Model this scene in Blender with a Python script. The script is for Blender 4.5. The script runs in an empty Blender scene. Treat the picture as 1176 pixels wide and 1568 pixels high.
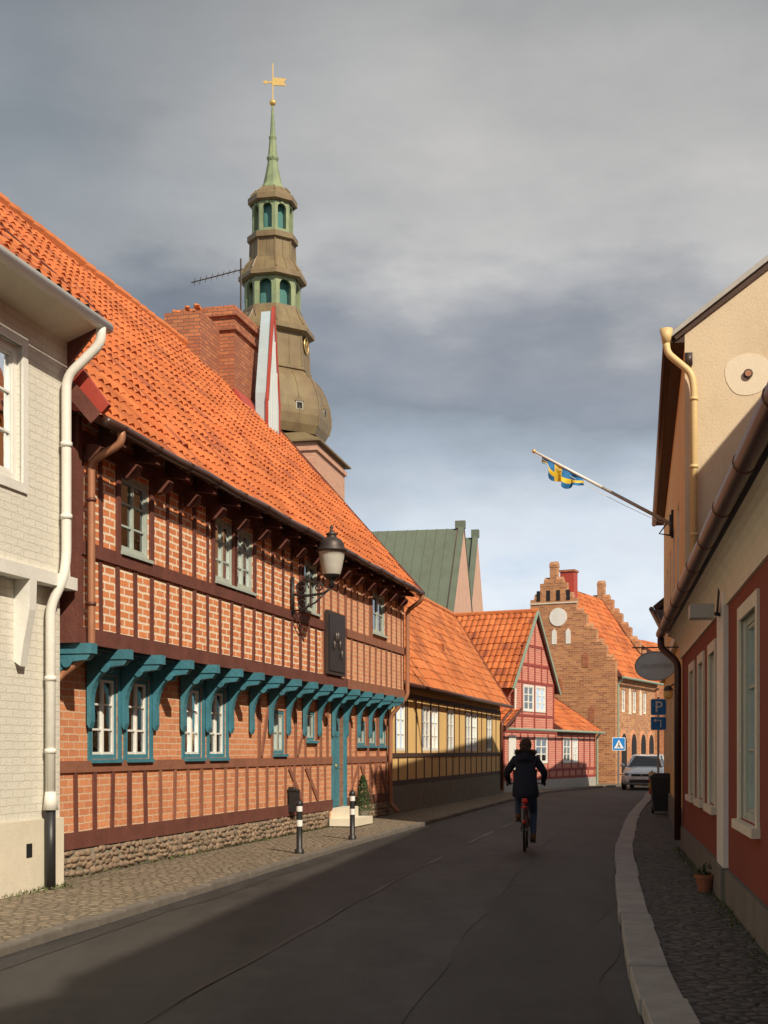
import bpy, math, random, bisect, bmesh
from mathutils import Vector, noise as mnoise
random.seed(7)
S=bpy.context.scene
# ------------------------------------------------------------ materials
def nt(name):
    m=bpy.data.materials.new(name); m.use_nodes=True
    t=m.node_tree; b=t.nodes['Principled BSDF']; return m,t,b
def N(t,typ,**k):
    n=t.nodes.new(typ)
    for a,v in k.items(): setattr(n,a,v)
    return n
def rgba(c): return (c[0],c[1],c[2],1)
def mul(c,f): return tuple(min(1,x*f) for x in c)
def mixc(t,fac,a,b,mode='MIX'):
    m=t.nodes.new('ShaderNodeMix'); m.data_type='RGBA'; m.blend_type=mode
    def setv(i,v):
        if hasattr(v,'is_linked'): t.links.new(v,m.inputs[i])
        else: m.inputs[i].default_value=v if i==0 else rgba(v)
    setv(0,fac); setv(6,a); setv(7,b); return m.outputs[2]
def ramp(t,src,p0,p1,c0=(0,0,0),c1=(1,1,1)):
    r=t.nodes.new('ShaderNodeValToRGB'); e=r.color_ramp.elements
    e[0].position=p0;e[1].position=p1;e[0].color=rgba(c0);e[1].color=rgba(c1)
    t.links.new(src,r.inputs[0]); return r.outputs[0]
def noise(t,vec,scale,detail=4,rough=.55):
    n=N(t,'ShaderNodeTexNoise'); n.inputs['Scale'].default_value=scale
    n.inputs['Detail'].default_value=detail; n.inputs['Roughness'].default_value=rough
    if vec is not None: t.links.new(vec,n.inputs['Vector'])
    return n.outputs['Fac']
def bump(t,b,h,strength,dist=.02):
    n=N(t,'ShaderNodeBump'); n.inputs['Strength'].default_value=strength; n.inputs['Distance'].default_value=dist
    t.links.new(h,n.inputs['Height']); t.links.new(n.outputs[0],b.inputs['Normal'])
def scal(t,v,f):
    dm=N(t,'ShaderNodeMath',operation='MULTIPLY'); t.links.new(v,dm.inputs[0]); dm.inputs[1].default_value=f; return dm.outputs[0]
def M(name,col,var=.25,scale=3,rough=.8,bmp=.25,bscale=45,metal=0,col2=None,dirt=0.0,dirtcol=(.08,.06,.045)):
    m,t,b=nt(name); co=N(t,'ShaderNodeTexCoord').outputs['Object']
    n1=noise(t,co,scale,6,.6); f=ramp(t,n1,.3,.7)
    c=mixc(t,f,mul(col,1-var),col2 or mul(col,1+var*.6))
    n2=noise(t,co,bscale,3)
    c=mixc(t,.3,c,mixc(t,n2,mul(col,.65),mul(col,1.35)))
    if dirt>0:
        mp=N(t,'ShaderNodeMapping'); t.links.new(co,mp.inputs[0]); mp.inputs['Scale'].default_value=(1.2,1.2,.35)
        d=ramp(t,noise(t,mp.outputs[0],1.6,8,.65),.48,.75)
        c=mixc(t,scal(t,d,dirt),c,dirtcol)
    t.links.new(c,b.inputs['Base Color']); b.inputs['Roughness'].default_value=rough; b.inputs['Metallic'].default_value=metal
    if bmp>0: bump(t,b,n2,bmp)
    return m
def brick(name,c1,c2,mortar,w=.25,h=.085,ms=.012,bias=0,dirt=.25,distort=.006,smooth=.1,ng=(.68,1.3)):
    m,t,b=nt(name); tc=N(t,'ShaderNodeTexCoord'); uv=tc.outputs['UV']; ob=tc.outputs['Object']
    nn=N(t,'ShaderNodeTexNoise'); nn.inputs['Scale'].default_value=9; t.links.new(ob,nn.inputs['Vector'])
    sub=N(t,'ShaderNodeVectorMath',operation='SUBTRACT'); t.links.new(nn.outputs['Color'],sub.inputs[0]); sub.inputs[1].default_value=(.5,.5,.5)
    sc=N(t,'ShaderNodeVectorMath',operation='SCALE'); t.links.new(sub.outputs[0],sc.inputs[0]); sc.inputs['Scale'].default_value=distort*4
    ad=N(t,'ShaderNodeVectorMath',operation='ADD'); t.links.new(uv,ad.inputs[0]); t.links.new(sc.outputs[0],ad.inputs[1])
    br=N(t,'ShaderNodeTexBrick'); t.links.new(ad.outputs[0],br.inputs['Vector'])
    for k,v in (('Scale',1),('Brick Width',w),('Row Height',h),('Mortar Size',ms),('Mortar Smooth',smooth),('Bias',bias)): br.inputs[k].default_value=v
    br.inputs['Color1'].default_value=rgba(c1); br.inputs['Color2'].default_value=rgba(c2); br.inputs['Mortar'].default_value=rgba(mortar)
    n1=ramp(t,noise(t,ob,1.1,8,.65),.42,.78)
    c=mixc(t,scal(t,n1,dirt),br.outputs['Color'],mul(c1,.5))
    c=mixc(t,1.0,c,mixc(t,noise(t,ob,24,5,.7),(ng[0],)*3,(ng[1],)*3),'MULTIPLY')
    t.links.new(c,b.inputs['Base Color']); b.inputs['Roughness'].default_value=.88
    inv=N(t,'ShaderNodeMath',operation='MULTIPLY_ADD'); t.links.new(br.outputs['Fac'],inv.inputs[0]); inv.inputs[1].default_value=-.7
    t.links.new(noise(t,ob,40,3),inv.inputs[2]); bump(t,b,inv.outputs[0],.5,.012)
    return m
def tilemat(name,ca,cb,cc):
    m,t,b=nt(name); tc=N(t,'ShaderNodeTexCoord'); uv=tc.outputs['UV']; ob=tc.outputs['Object']
    fl=N(t,'ShaderNodeVectorMath',operation='FLOOR'); t.links.new(uv,fl.inputs[0])
    wn=N(t,'ShaderNodeTexWhiteNoise',noise_dimensions='2D'); t.links.new(fl.outputs[0],wn.inputs['Vector'])
    c=mixc(t,wn.outputs['Value'],ca,cb)
    c=mixc(t,ramp(t,wn.outputs['Value'],.88,.93),c,cc)
    d=ramp(t,noise(t,ob,.8,9,.7),.46,.66)
    c=mixc(t,scal(t,d,.6),c,mul(ca,.45))
    d=ramp(t,noise(t,ob,6,6,.75),.56,.72)
    c=mixc(t,scal(t,d,.45),c,(.16,.07,.035))
    d=ramp(t,noise(t,ob,11,5,.7),.64,.74)
    c=mixc(t,scal(t,d,.4),c,(.62,.42,.25))
    t.links.new(c,b.inputs['Base Color']); b.inputs['Roughness'].default_value=.82
    bump(t,b,noise(t,ob,35,4),.35,.01); return m
def cobble(name,c1,c2,joint,scale,rnd=.7,bmp=.9,ang=-.22):
    m,t,b=nt(name); co=N(t,'ShaderNodeTexCoord').outputs['Object']
    mp=N(t,'ShaderNodeMapping'); t.links.new(co,mp.inputs[0]); mp.inputs['Rotation'].default_value=(0,0,ang)
    v=N(t,'ShaderNodeTexVoronoi',feature='DISTANCE_TO_EDGE'); v2=N(t,'ShaderNodeTexVoronoi',feature='F1')
    for q in (v,v2):
        q.inputs['Scale'].default_value=scale; q.inputs['Randomness'].default_value=rnd; t.links.new(mp.outputs[0],q.inputs['Vector'])
    sep=N(t,'ShaderNodeSeparateColor'); t.links.new(v2.outputs['Color'],sep.inputs[0])
    c=mixc(t,sep.outputs[0],c1,c2)
    c=mixc(t,1.0,c,mixc(t,noise(t,co,30,4),(.55,.55,.55),(1.4,1.4,1.4)),'MULTIPLY')
    e=ramp(t,v.outputs['Distance'],.02,.10)
    c=mixc(t,e,joint,c)
    d=ramp(t,noise(t,co,.7,6),.5,.75)
    c=mixc(t,d,c,mixc(t,.4,c,(.1,.09,.05)))
    t.links.new(c,b.inputs['Base Color']); b.inputs['Roughness'].default_value=.8
    bump(t,b,ramp(t,v.outputs['Distance'],0,.22),bmp,.025); return m
def asphalt(name,base):
    m,t,b=nt(name); co=N(t,'ShaderNodeTexCoord').outputs['Object']
    mp=N(t,'ShaderNodeMapping'); t.links.new(co,mp.inputs[0]); mp.inputs['Rotation'].default_value=(0,0,.24); mp.inputs['Scale'].default_value=(1,.2,1)
    f=ramp(t,noise(t,mp.outputs[0],1.1,7,.6),.35,.66)
    c=mixc(t,f,mul(base,.55),mul(base,1.7))
    f2=ramp(t,noise(t,co,1.3,7,.72),.48,.7)
    c=mixc(t,scal(t,f2,.6),c,mul(base,2.0))
    g=noise(t,co,150,2,.8)
    c=mixc(t,.9,c,mixc(t,ramp(t,g,.3,.7),(.25,.25,.25),(1.8,1.75,1.7)),'MULTIPLY')
    w=ramp(t,noise(t,co,60,3,.8),.64,.7); c=mixc(t,scal(t,w,.35),c,(.14,.13,.12))
    t.links.new(c,b.inputs['Base Color']); b.inputs['Roughness'].default_value=.66
    bump(t,b,g,.7,.012); return m
def simple(name,col,rough=.5,metal=0,coat=0):
    m,t,b=nt(name); co=N(t,'ShaderNodeTexCoord').outputs['Object']
    c=mixc(t,noise(t,co,8,4),mul(col,.8),mul(col,1.15)); t.links.new(c,b.inputs['Base Color'])
    b.inputs['Roughness'].default_value=rough; b.inputs['Metallic'].default_value=metal; b.inputs['Coat Weight'].default_value=coat; return m
def glassmat():
    m,t,b=nt('window_glass'); t.nodes.remove(b)
    out=t.nodes['Material Output']
    tr=N(t,'ShaderNodeBsdfTransparent'); tr.inputs[0].default_value=(.75,.8,.8,1)
    gl=N(t,'ShaderNodeBsdfGlossy'); gl.inputs['Roughness'].default_value=.03; gl.inputs['Color'].default_value=(.9,.95,1,1)
    co=N(t,'ShaderNodeTexCoord').outputs['Object']
    bm=N(t,'ShaderNodeBump'); bm.inputs['Strength'].default_value=.2; bm.inputs['Distance'].default_value=.02
    t.links.new(noise(t,co,3,2),bm.inputs['Height']); t.links.new(bm.outputs[0],gl.inputs['Normal'])
    fr=N(t,'ShaderNodeFresnel'); fr.inputs[0].default_value=1.5
    ma=N(t,'ShaderNodeMath',operation='MULTIPLY_ADD'); t.links.new(fr.outputs[0],ma.inputs[0]); ma.inputs[1].default_value=1.3; ma.inputs[2].default_value=.12
    mx=N(t,'ShaderNodeMixShader'); t.links.new(ma.outputs[0],mx.inputs[0]); t.links.new(tr.outputs[0],mx.inputs[1]); t.links.new(gl.outputs[0],mx.inputs[2])
    t.links.new(mx.outputs[0],out.inputs[0]); return m
GLASS=glassmat()
BR_UP=brick('brick_upper',(.74,.27,.105),(.60,.19,.075),(.84,.71,.53),.27,.098,.014,0,.18)
BR_LOW=brick('brick_lower',(.70,.29,.135),(.56,.205,.095),(.66,.49,.33),.27,.09,.008,0,.25)
BR_FAR=brick('brick_far_bay',(.74,.34,.17),(.62,.26,.13),(.70,.53,.38),.27,.085,.009,0,.22)
BR_CHIM=brick('brick_chimney',(.52,.19,.08),(.34,.11,.055),(.16,.10,.08),.25,.08,.009,0,.4)
BR_RED=brick('brick_red_gable',(.62,.18,.12),(.52,.14,.095),(.66,.45,.36),.27,.09,.010,0,.2)
BR_GOTH=brick('brick_gothic',(.60,.27,.11),(.33,.12,.055),(.48,.35,.23),.28,.1,.011,0,.5)
BR_TOWER=brick('brick_tower',(.62,.32,.21),(.52,.24,.16),(.58,.44,.33),.3,.1,.01,0,.3)
BR_WHITE=brick('white_painted_brick',(.74,.71,.62),(.70,.675,.585),(.60,.575,.49),.25,.085,.006,0,.08,ng=(.88,1.1))
TIMB=M('red_brown_timber',(.145,.048,.034),.35,4,.75,.4,30)
TIMB2=M('faded_timber',(.27,.11,.065),.3,4,.8,.4,30)
TIMB_Y=M('dark_timber',(.065,.034,.022),.3,4,.75,.4,30)
TIMB_R=M('oxblood_timber',(.30,.055,.045),.2,4,.75,.3,30)
TEAL=M('teal_paint',(.055,.215,.28),.3,4,.55,.3,25,dirt=.25)
TEAL_SHADE=M('shaded_teal_soffit',(.014,.045,.06),.3,4,.7,.3,25)  # teal darkened in colour for the shade under the jetty
GREYG=M('grey_green_frame',(.40,.45,.40),.15,5,.6,.15,25)
WHITE=M('white_paint',(.78,.77,.71),.06,4,.55,.1,25,dirt=.12)
CREAM=M('cream_paint',(.72,.66,.53),.08,3,.7,.15,30,dirt=.12)
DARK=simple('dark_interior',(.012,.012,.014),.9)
CURT=M('curtain',(.55,.53,.48),.1,6,.9,.1,20)
BROWNP=simple('brown_metal',(.13,.045,.03),.4)
DKBROWN=simple('dark_gutter',(.06,.026,.02),.35)
COPPERP=simple('aged_copper_pipe',(.40,.18,.10),.5,.2)
YELP=M('yellow_painted_pipe',(.70,.52,.24),.08,3,.5,.05,20,dirt=.2)
WPIPE=M('white_painted_pipe',(.78,.76,.69),.06,3,.4,.05,20,dirt=.12)
BLACK=simple('black_metal',(.02,.02,.022),.45)
IRON=simple('iron',(.07,.055,.05),.5,.5)
TILE=tilemat('clay_pantiles',(.48,.12,.032),(.60,.185,.055),(.33,.085,.035))
TILE2=tilemat('clay_pantiles_old',(.48,.13,.035),(.60,.21,.07),(.30,.09,.035))
STONE=M('rubble_stone',(.26,.205,.15),.55,7,.9,.5,30,col2=(.42,.27,.17),dirt=.4)
STONEW=M('stone_plinth',(.18,.16,.12),.4,5,.9,.6,30)
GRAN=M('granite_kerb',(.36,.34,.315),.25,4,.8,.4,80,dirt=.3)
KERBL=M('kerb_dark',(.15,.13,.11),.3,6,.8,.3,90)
COBL=cobble('cobble_left',(.29,.23,.16),(.20,.155,.11),(.11,.09,.055),8.5,.8)
COBR=cobble('setts_right',(.13,.12,.11),(.08,.075,.068),(.028,.026,.02),8.5,.6)
ASPH=asphalt('asphalt',(.032,.0298,.0275)); ASPH2=asphalt('asphalt_patch',(.041,.0385,.036)); ASPH3=simple('tar_seam',(.012,.012,.012),.5)
ASPH4=asphalt('asphalt_dark_patch',(.026,.0242,.0225))
GROUND=M('ground',(.16,.14,.11),.3,.5,.95,.2,8)
REDPL=M('red_plaster',(.23,.042,.019),.18,1.2,.85,.2,40,dirt=.15)
CREAMPL=M('cream_plaster',(.65,.53,.36),.08,1.0,.88,.3,30,col2=(.70,.57,.40),dirt=.35,dirtcol=(.40,.30,.19))
PATCHPL=M('plaster_patch',(.74,.65,.49),.05,3,.88,.15,35)
YELPL=M('ochre_plaster',(.76,.50,.20),.1,1.5,.88,.2,35,dirt=.12,dirtcol=(.3,.18,.08))
GREYPL=M('grey_plinth',(.17,.155,.13),.2,2,.9,.3,35,dirt=.4)
PINKPL=M('pink_wall',(.62,.38,.28),.15,1.5,.88,.2,35)
VERD=M('verdigris_copper',(.21,.28,.16),.35,1.2,.6,.1,8,col2=(.32,.35,.18))
VERD2=M('green_copper_roof',(.125,.152,.11),.2,.35,.6,.1,6,dirt=.3)
BRCU=M('brown_copper',(.25,.165,.085),.4,.9,.5,.1,8,col2=(.22,.18,.09),dirt=.45)
TEALGL=simple('teal_louvre',(.07,.20,.18),.4)
GOLD=simple('gilding',(.9,.6,.22),.3,.6)
BLUEGREY=M('pale_blue_boards',(.42,.53,.58),.1,3,.7,.2,25)
REDBOARD=M('red_board',(.40,.06,.04),.15,3,.6,.1,25)
LEAD=M('lead_flashing',(.40,.385,.35),.15,3,.5,.1,15)
# ------------------------------------------------------------ geometry helpers
class MB:
    def __init__(s): s.v=[];s.f=[];s.m=[];s.uv=[];s.mats=[]
    def mi(s,mat):
        if mat not in s.mats: s.mats.append(mat)
        return s.mats.index(mat)
    def face(s,pts,mat,uv=None):
        i=len(s.v); s.v+= [tuple(p) for p in pts]; s.f.append(list(range(i,i+len(pts)))); s.m.append(s.mi(mat))
        s.uv.append(uv or [(0,0)]*len(pts))
    def grid(s,rows,mat,uvs=None,closed=False):
        base=len(s.v); nc=len(rows[0])
        for r in rows: s.v+=[tuple(p) for p in r]
        k=s.mi(mat)
        for j in range(len(rows)-1):
            for i in range(nc if closed else nc-1):
                i2=(i+1)%nc
                s.f.append([base+j*nc+i,base+j*nc+i2,base+(j+1)*nc+i2,base+(j+1)*nc+i]); s.m.append(k)
                if uvs: s.uv.append([uvs[j][i],uvs[j][i2],uvs[j+1][i2],uvs[j+1][i]])
                else: s.uv.append([(i*.1,j*.1),((i+1)*.1,j*.1),((i+1)*.1,j*.1+.1),(i*.1,j*.1+.1)])
    def build(s,name,parent=None,smooth=False,recalc=True):
        me=bpy.data.meshes.new(name); me.from_pydata(s.v,[],s.f); me.update()
        for m in s.mats: me.materials.append(m)
        me.polygons.foreach_set('material_index',s.m)
        l=me.uv_layers.new(name='UVMap'); flat=[c for f in s.uv for p in f for c in p[:2]]
        l.data.foreach_set('uv',flat)
        if recalc:
            bm=bmesh.new(); bm.from_mesh(me)
            if smooth: bmesh.ops.remove_doubles(bm,verts=bm.verts,dist=.0004)
            bmesh.ops.recalc_face_normals(bm,faces=bm.faces); bm.to_mesh(me); bm.free()
        if smooth:
            for p in me.polygons: p.use_smooth=True
        o=bpy.data.objects.new(name,me); S.collection.objects.link(o)
        if parent: o.parent=parent; o.location=-Vector(parent.location)
        return o
def empty(name,loc=(0,0,0)):
    e=bpy.data.objects.new(name,None); e.location=loc; e.empty_display_size=.5; S.collection.objects.link(e); return e
class F:
    def __init__(s,O,ang,flip=False):
        a=math.radians(ang); s.O=Vector((O[0],O[1],0)); s.d=Vector((math.sin(a),math.cos(a),0)); s.n=Vector((math.cos(a),-math.sin(a),0))
        if flip: s.n=-s.n
    def P(s,a,o,z): return s.O+s.d*a+s.n*o+Vector((0,0,z))
def box(mb,f,s0,s1,o0,o1,z0,z1,mat):
    P=f.P
    a=[P(s0,o0,z0),P(s1,o0,z0),P(s1,o1,z0),P(s0,o1,z0),P(s0,o0,z1),P(s1,o0,z1),P(s1,o1,z1),P(s0,o1,z1)]
    for idx,uv in (((0,1,5,4),[(s0,z0),(s1,z0),(s1,z1),(s0,z1)]),((3,2,6,7),[(s0,z0),(s1,z0),(s1,z1),(s0,z1)]),
        ((0,3,7,4),[(o0,z0),(o1,z0),(o1,z1),(o0,z1)]),((1,2,6,5),[(o0,z0),(o1,z0),(o1,z1),(o0,z1)]),
        ((0,1,2,3),[(s0,o0),(s1,o0),(s1,o1),(s0,o1)]),((4,5,6,7),[(s0,o0),(s1,o0),(s1,o1),(s0,o1)])):
        mb.face([a[i] for i in idx],mat,uv)
def prism_s(mb,f,poly,s0,s1,mat):
    A=[f.P(s0,o,z) for o,z in poly]; B=[f.P(s1,o,z) for o,z in poly]
    mb.face(A,mat,poly); mb.face(B,mat,poly)
    for i in range(len(poly)):
        j=(i+1)%len(poly); mb.face([A[i],A[j],B[j],B[i]],mat,[(s0,poly[i][1]),(s0+.1,poly[j][1]),(s1,poly[j][1]+.01),(s1,poly[i][1])])
def prism_o(mb,f,poly,o0,o1,mat):
    A=[f.P(s,o0,z) for s,z in poly]; B=[f.P(s,o1,z) for s,z in poly]
    mb.face(A,mat,poly); mb.face(B,mat,poly)
    for i in range(len(poly)):
        j=(i+1)%len(poly); mb.face([A[i],A[j],B[j],B[i]],mat,[(o0,poly[i][1]),(o0,poly[j][1]),(o1,poly[j][1]),(o1,poly[i][1])])
def bar(mb,f,a,b,w,o0,o1,mat):
    (s0,z0),(s1,z1)=a,b; L=math.hypot(s1-s0,z1-z0); px,pz=-(z1-z0)/L*w/2,(s1-s0)/L*w/2
    prism_o(mb,f,[(s0+px,z0+pz),(s1+px,z1+pz),(s1-px,z1-pz),(s0-px,z0-pz)],o0,o1,mat)
def wall(mb,f,o,s0,s1,z0,z1,mat,holes=(),depth=.14,rev=None):
    holes=[h for h in holes if h[0]>=s0-1e-6 and h[1]<=s1+1e-6]
    ss=sorted({s0,s1,*[h[0] for h in holes],*[h[1] for h in holes]}); zz=sorted({z0,z1,*[h[2] for h in holes],*[h[3] for h in holes]})
    ss=[x for x in ss if s0<=x<=s1]; zz=[x for x in zz if z0<=x<=z1]
    for i in range(len(ss)-1):
        for j in range(len(zz)-1):
            a,b,c,d=ss[i],ss[i+1],zz[j],zz[j+1]; m=((a+b)/2,(c+d)/2)
            if any(h[0]<m[0]<h[1] and h[2]<m[1]<h[3] for h in holes): continue
            mb.face([f.P(a,o,c),f.P(b,o,c),f.P(b,o,d),f.P(a,o,d)],mat,[(a,c),(b,c),(b,d),(a,d)])
    r=rev or mat
    for h in holes:
        a,b,c,d=h[:4]
        for q in (((a,c),(a,d)),((b,c),(b,d)),((a,c),(b,c)),((a,d),(b,d))):
            (u0,w0),(u1,w1)=q
            mb.face([f.P(u0,o,w0),f.P(u1,o,w1),f.P(u1,o-depth,w1),f.P(u0,o-depth,w0)],r,[(0,w0),(0,w1),(depth,w1),(depth,w0)])
def window(mb,f,s0,s1,z0,z1,o,mat,nx=2,nz=2,fw=.055,bar_w=.025,depth=.07,case=True,curt=True,sash=None):
    sash=sash or mat
    o1=o-depth; e=.002
    box(mb,f,s0+e,s0+fw,o1-.05,o1+.02,z0+e,z1-e,mat); box(mb,f,s1-fw,s1-e,o1-.05,o1+.02,z0+e,z1-e,mat)
    box(mb,f,s0+fw,s1-fw,o1-.05,o1+.018,z0+e,z0+fw,mat); box(mb,f,s0+fw,s1-fw,o1-.05,o1+.018,z1-fw,z1-e,mat)
    a,b,c,d=s0+fw,s1-fw,z0+fw,z1-fw
    for i in range(1,nx):
        x=a+(b-a)*i/nx; w=fw*.8 if case else bar_w
        box(mb,f,x-w/2,x+w/2,o1-.04,o1+.012,c,d,sash)
    for i in range(nx):
        xa=a+(b-a)*i/nx; xb=a+(b-a)*(i+1)/nx
        for j in range(1,nz):
            z=c+(d-c)*j/nz; box(mb,f,xa+.001,xb-.001,o1-.035,o1+.004,z-bar_w/2,z+bar_w/2,sash)
        if case:
            for (p,q) in ((xa,xa+.035),(xb-.035,xb)):
                box(mb,f,p+.0005,q-.0005,o1-.036,o1+.006,c+.001,d-.001,sash)
            for (p,q) in ((c,c+.035),(d-.035,d)):
                box(mb,f,xa+.036,xb-.036,o1-.036,o1+.0055,p+.002,q-.002,sash)
    mb.face([f.P(a,o1-.02,c),f.P(b,o1-.02,c),f.P(b,o1-.02,d),f.P(a,o1-.02,d)],GLASS)
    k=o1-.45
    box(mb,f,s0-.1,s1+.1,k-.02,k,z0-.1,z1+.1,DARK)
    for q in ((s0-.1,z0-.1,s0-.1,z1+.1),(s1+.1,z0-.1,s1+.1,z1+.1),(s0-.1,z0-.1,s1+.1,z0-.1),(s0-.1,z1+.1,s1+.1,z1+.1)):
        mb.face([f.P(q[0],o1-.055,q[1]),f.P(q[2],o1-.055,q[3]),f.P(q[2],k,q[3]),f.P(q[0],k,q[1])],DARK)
    if curt:
        w=(s1-s0)*random.uniform(.12,.28)
        for side in (0,1):
            n=10; top=[];bot=[]
            for i in range(n+1):
                x=(s0+w*i/n) if side==0 else (s1-w*i/n)
                oo=o1-.14+.02*math.sin(i*2.1)
                top.append(f.P(x,oo,z1)); bot.append(f.P(x,oo,z0))
            mb.grid([bot,top],CURT)
def roof(mb,E0,E1,R0,R1,mat,tw=.24,th=.32,amp=.026,sub=5,step=.028,sag=.04,under=None):
    E0,E1,R0,R1=map(Vector,(E0,E1,R0,R1))
    L=max((E1-E0).length,(R1-R0).length); H=(R0-E0).length
    nc=max(1,round(L/tw)); nr=max(1,round(H/th)); nrm=(E1-E0).cross(R0-E0).normalized()
    if nrm.z<0: nrm=-nrm
    rows=[];uvs=[]
    for j in range(nr):
        for (tt,hh,vv) in ((j/nr,step,j+.02),((j+1)/nr,0,j+.98)):
            r=[];u=[]
            for i in range(nc*sub+1):
                q=i/(nc*sub); p=(E0.lerp(E1,q)).lerp(R0.lerp(R1,q),tt)
                ph=(i%sub)/sub
                h=hh+amp*(math.sin(ph*2*math.pi)+.35*math.sin(ph*4*math.pi+.6))
                jit=mnoise.noise(Vector((i//sub*3.1,j*7.7,1.3)))*.018
                h+=jit+mnoise.noise(p*.5)*sag+mnoise.noise(p*1.7)*sag*.35
                r.append(p+nrm*h); u.append((i/sub+.001,vv))
            rows.append(r);uvs.append(u)
    mb.grid(rows,mat,uvs)
    off=nrm*-.07
    mb.face([E0+off,E1+off,R1+off,R0+off],under or TIMB)
    mb.face([E0+off,E1+off,E1+nrm*.02,E0+nrm*.02],under or TIMB)
    for a,b in ((E0,R0),(E1,R1)): mb.face([a+off*1.5,b+off*1.5,b+nrm*.06,a+nrm*.06],under or TIMB)
def tube(mb,pts,r,mat,seg=8,cap=True,closed=False):
    pts=[Vector(p) for p in pts]; n=len(pts); rows=[]; up=None
    rr=r if isinstance(r,(list,tuple)) else [r]*n
    for i,p in enumerate(pts):
        if closed: t=(pts[(i+1)%n]-pts[i-1])
        else: t=(pts[min(i+1,n-1)]-pts[max(i-1,0)])
        t.normalize()
        if up is None: up=Vector((0,0,1)) if abs(t.z)<.9 else Vector((1,0,0))
        a=t.cross(up)
        if a.length<1e-4: a=t.orthogonal()
        a.normalize(); b=a.cross(t).normalized(); up=b
        rows.append([p+a*math.cos(2*math.pi*k/seg)*rr[i]+b*math.sin(2*math.pi*k/seg)*rr[i] for k in range(seg)])
    if closed: rows.append(rows[0])
    mb.grid(rows,mat,closed=True)
    if cap and not closed: mb.face(rows[0],mat); mb.face(rows[-1],mat)
def bend(pts,rad=.08,n=4):
    pts=[Vector(p) for p in pts]; out=[pts[0]]
    for i in range(1,len(pts)-1):
        a,b,c=pts[i-1],pts[i],pts[i+1]; r=min(rad,(a-b).length*.45,(c-b).length*.45)
        p=b+(a-b).normalized()*r; q=b+(c-b).normalized()*r
        for k in range(n+1):
            t=k/n; out.append(p*(1-t)**2+b*2*t*(1-t)+q*t*t)
    out.append(pts[-1]); return out
def lathe(mb,cx,cy,prof,mat,seg=16,rot=0):
    rows=[];uu=[]
    for r,z in prof:
        rows.append([(cx+r*math.cos(rot+2*math.pi*k/seg),cy+r*math.sin(rot+2*math.pi*k/seg),z) for k in range(seg)])
        uu.append([(k*2*math.pi*max(r,.01)/seg,z) for k in range(seg)])
    mb.grid(rows,mat,uu,closed=True)
def blob(mb,c,rx,ry,rz,mat,seg=14,rings=9,jit=0,rotz=0):
    rows=[]; ca,sa=math.cos(rotz),math.sin(rotz)
    for j in range(rings+1):
        a=math.pi*j/rings-math.pi/2; r=[]
        for k in range(seg):
            b=2*math.pi*k/seg; v=Vector((math.cos(a)*math.cos(b),math.cos(a)*math.sin(b),math.sin(a)))
            q=1+jit*mnoise.noise(v*1.6+Vector(c)*3.3)
            x,y,z=v.x*rx*q,v.y*ry*q,v.z*rz*q
            r.append((c[0]+x*ca-y*sa,c[1]+x*sa+y*ca,c[2]+z))
        rows.append(r)
    mb.grid(rows,mat,closed=True)
def text(body,size,loc,rot,mat,name,parent,ext=.002):
    c=bpy.data.curves.new(name,'FONT'); c.body=body; c.size=size; c.align_x='CENTER'; c.align_y='CENTER'; c.extrude=ext
    c.materials.append(mat); o=bpy.data.objects.new(name,c); o.rotation_euler=rot; S.collection.objects.link(o)
    o.parent=parent; o.location=Vector(loc)-Vector(parent.location); return o
# ------------------------------------------------------------ LEFT HALF-TIMBERED HOUSE
LF=F((-3.5,15.0),14.09); P=LF.P
house=empty('half_timbered_brick_house',P(8,0,0))
LEN=16.4; ZE=5.33; ZR=10.5; OR=-4.15
up_w=[(1.08,1.93,4.06,5.02,2,3),(4.22,5.0,4.1,5.04,2,3),(5.09,5.87,4.1,5.04,2,3),(8.52,9.35,4.12,5.02,2,3),(13.35,14.5,4.15,5.02,2,2)]
lo_w=[(1.12,1.86,1.5,2.56,2,3),(2.13,2.84,1.5,2.56,2,3),(4.06,4.74,1.5,2.56,2,3),(5.03,5.74,1.5,2.56,2,3),(8.02,8.68,1.55,2.32,2,2),(9.95,10.55,1.8,2.36,2,1),(13.58,14.35,1.72,2.26,2,1),(14.62,15.3,1.72,2.26,2,1),(15.55,16.2,1.72,2.26,2,1)]
mb=MB()
wall(mb,LF,-.015,0,9.6,3.0,5.5,BR_UP,[w[:4] for w in up_w])
wall(mb,LF,-.015,9.6,LEN,3.0,5.5,BR_FAR,[w[:4] for w in up_w])
door=(11.75,12.55,.45,2.5)
wall(mb,LF,-.42,-.4,LEN,.1,2.9,BR_LOW,[w[:4] for w in lo_w]+[door])
mb.face([P(LEN,-.02,2.86),P(LEN,-8.3,2.86),P(LEN,-8.3,5.4),P(LEN,OR,ZR-.1),P(LEN,-.02,5.5)],BR_FAR,[(0,2.86),(8.3,2.86),(8.3,5.4),(4.1,ZR),(0,5.5)])
mb.face([P(LEN,-.42,0),P(LEN,-8.3,0),P(LEN,-8.3,2.9),P(LEN,-.42,2.9)],BR_LOW,[(0,0),(8,0),(8,2.9),(0,2.9)])
mb.face([P(0,-.02,2.86),P(0,-8.3,2.86),P(0,-8.3,5.4),P(0,OR,ZR-.1),P(0,-.02,5.5)],BR_UP,[(0,2.86),(8.3,2.86),(8.3,5.4),(4.1,ZR),(0,5.5)])
mb.face([P(-.4,-8.3,0),P(LEN,-8.3,0),P(LEN,-8.3,5.4),P(-.4,-8.3,5.4)],BR_LOW)
mb.build('brick_walls',house)
mb=MB()
def dk(s): return TIMB if s<9.5 else TIMB2
ws=[(w[0]-.13,w[1]+.13) for w in up_w]
jamb=[]
for w in up_w: jamb+= [w[0]-.065,w[1]+.065]
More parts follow.
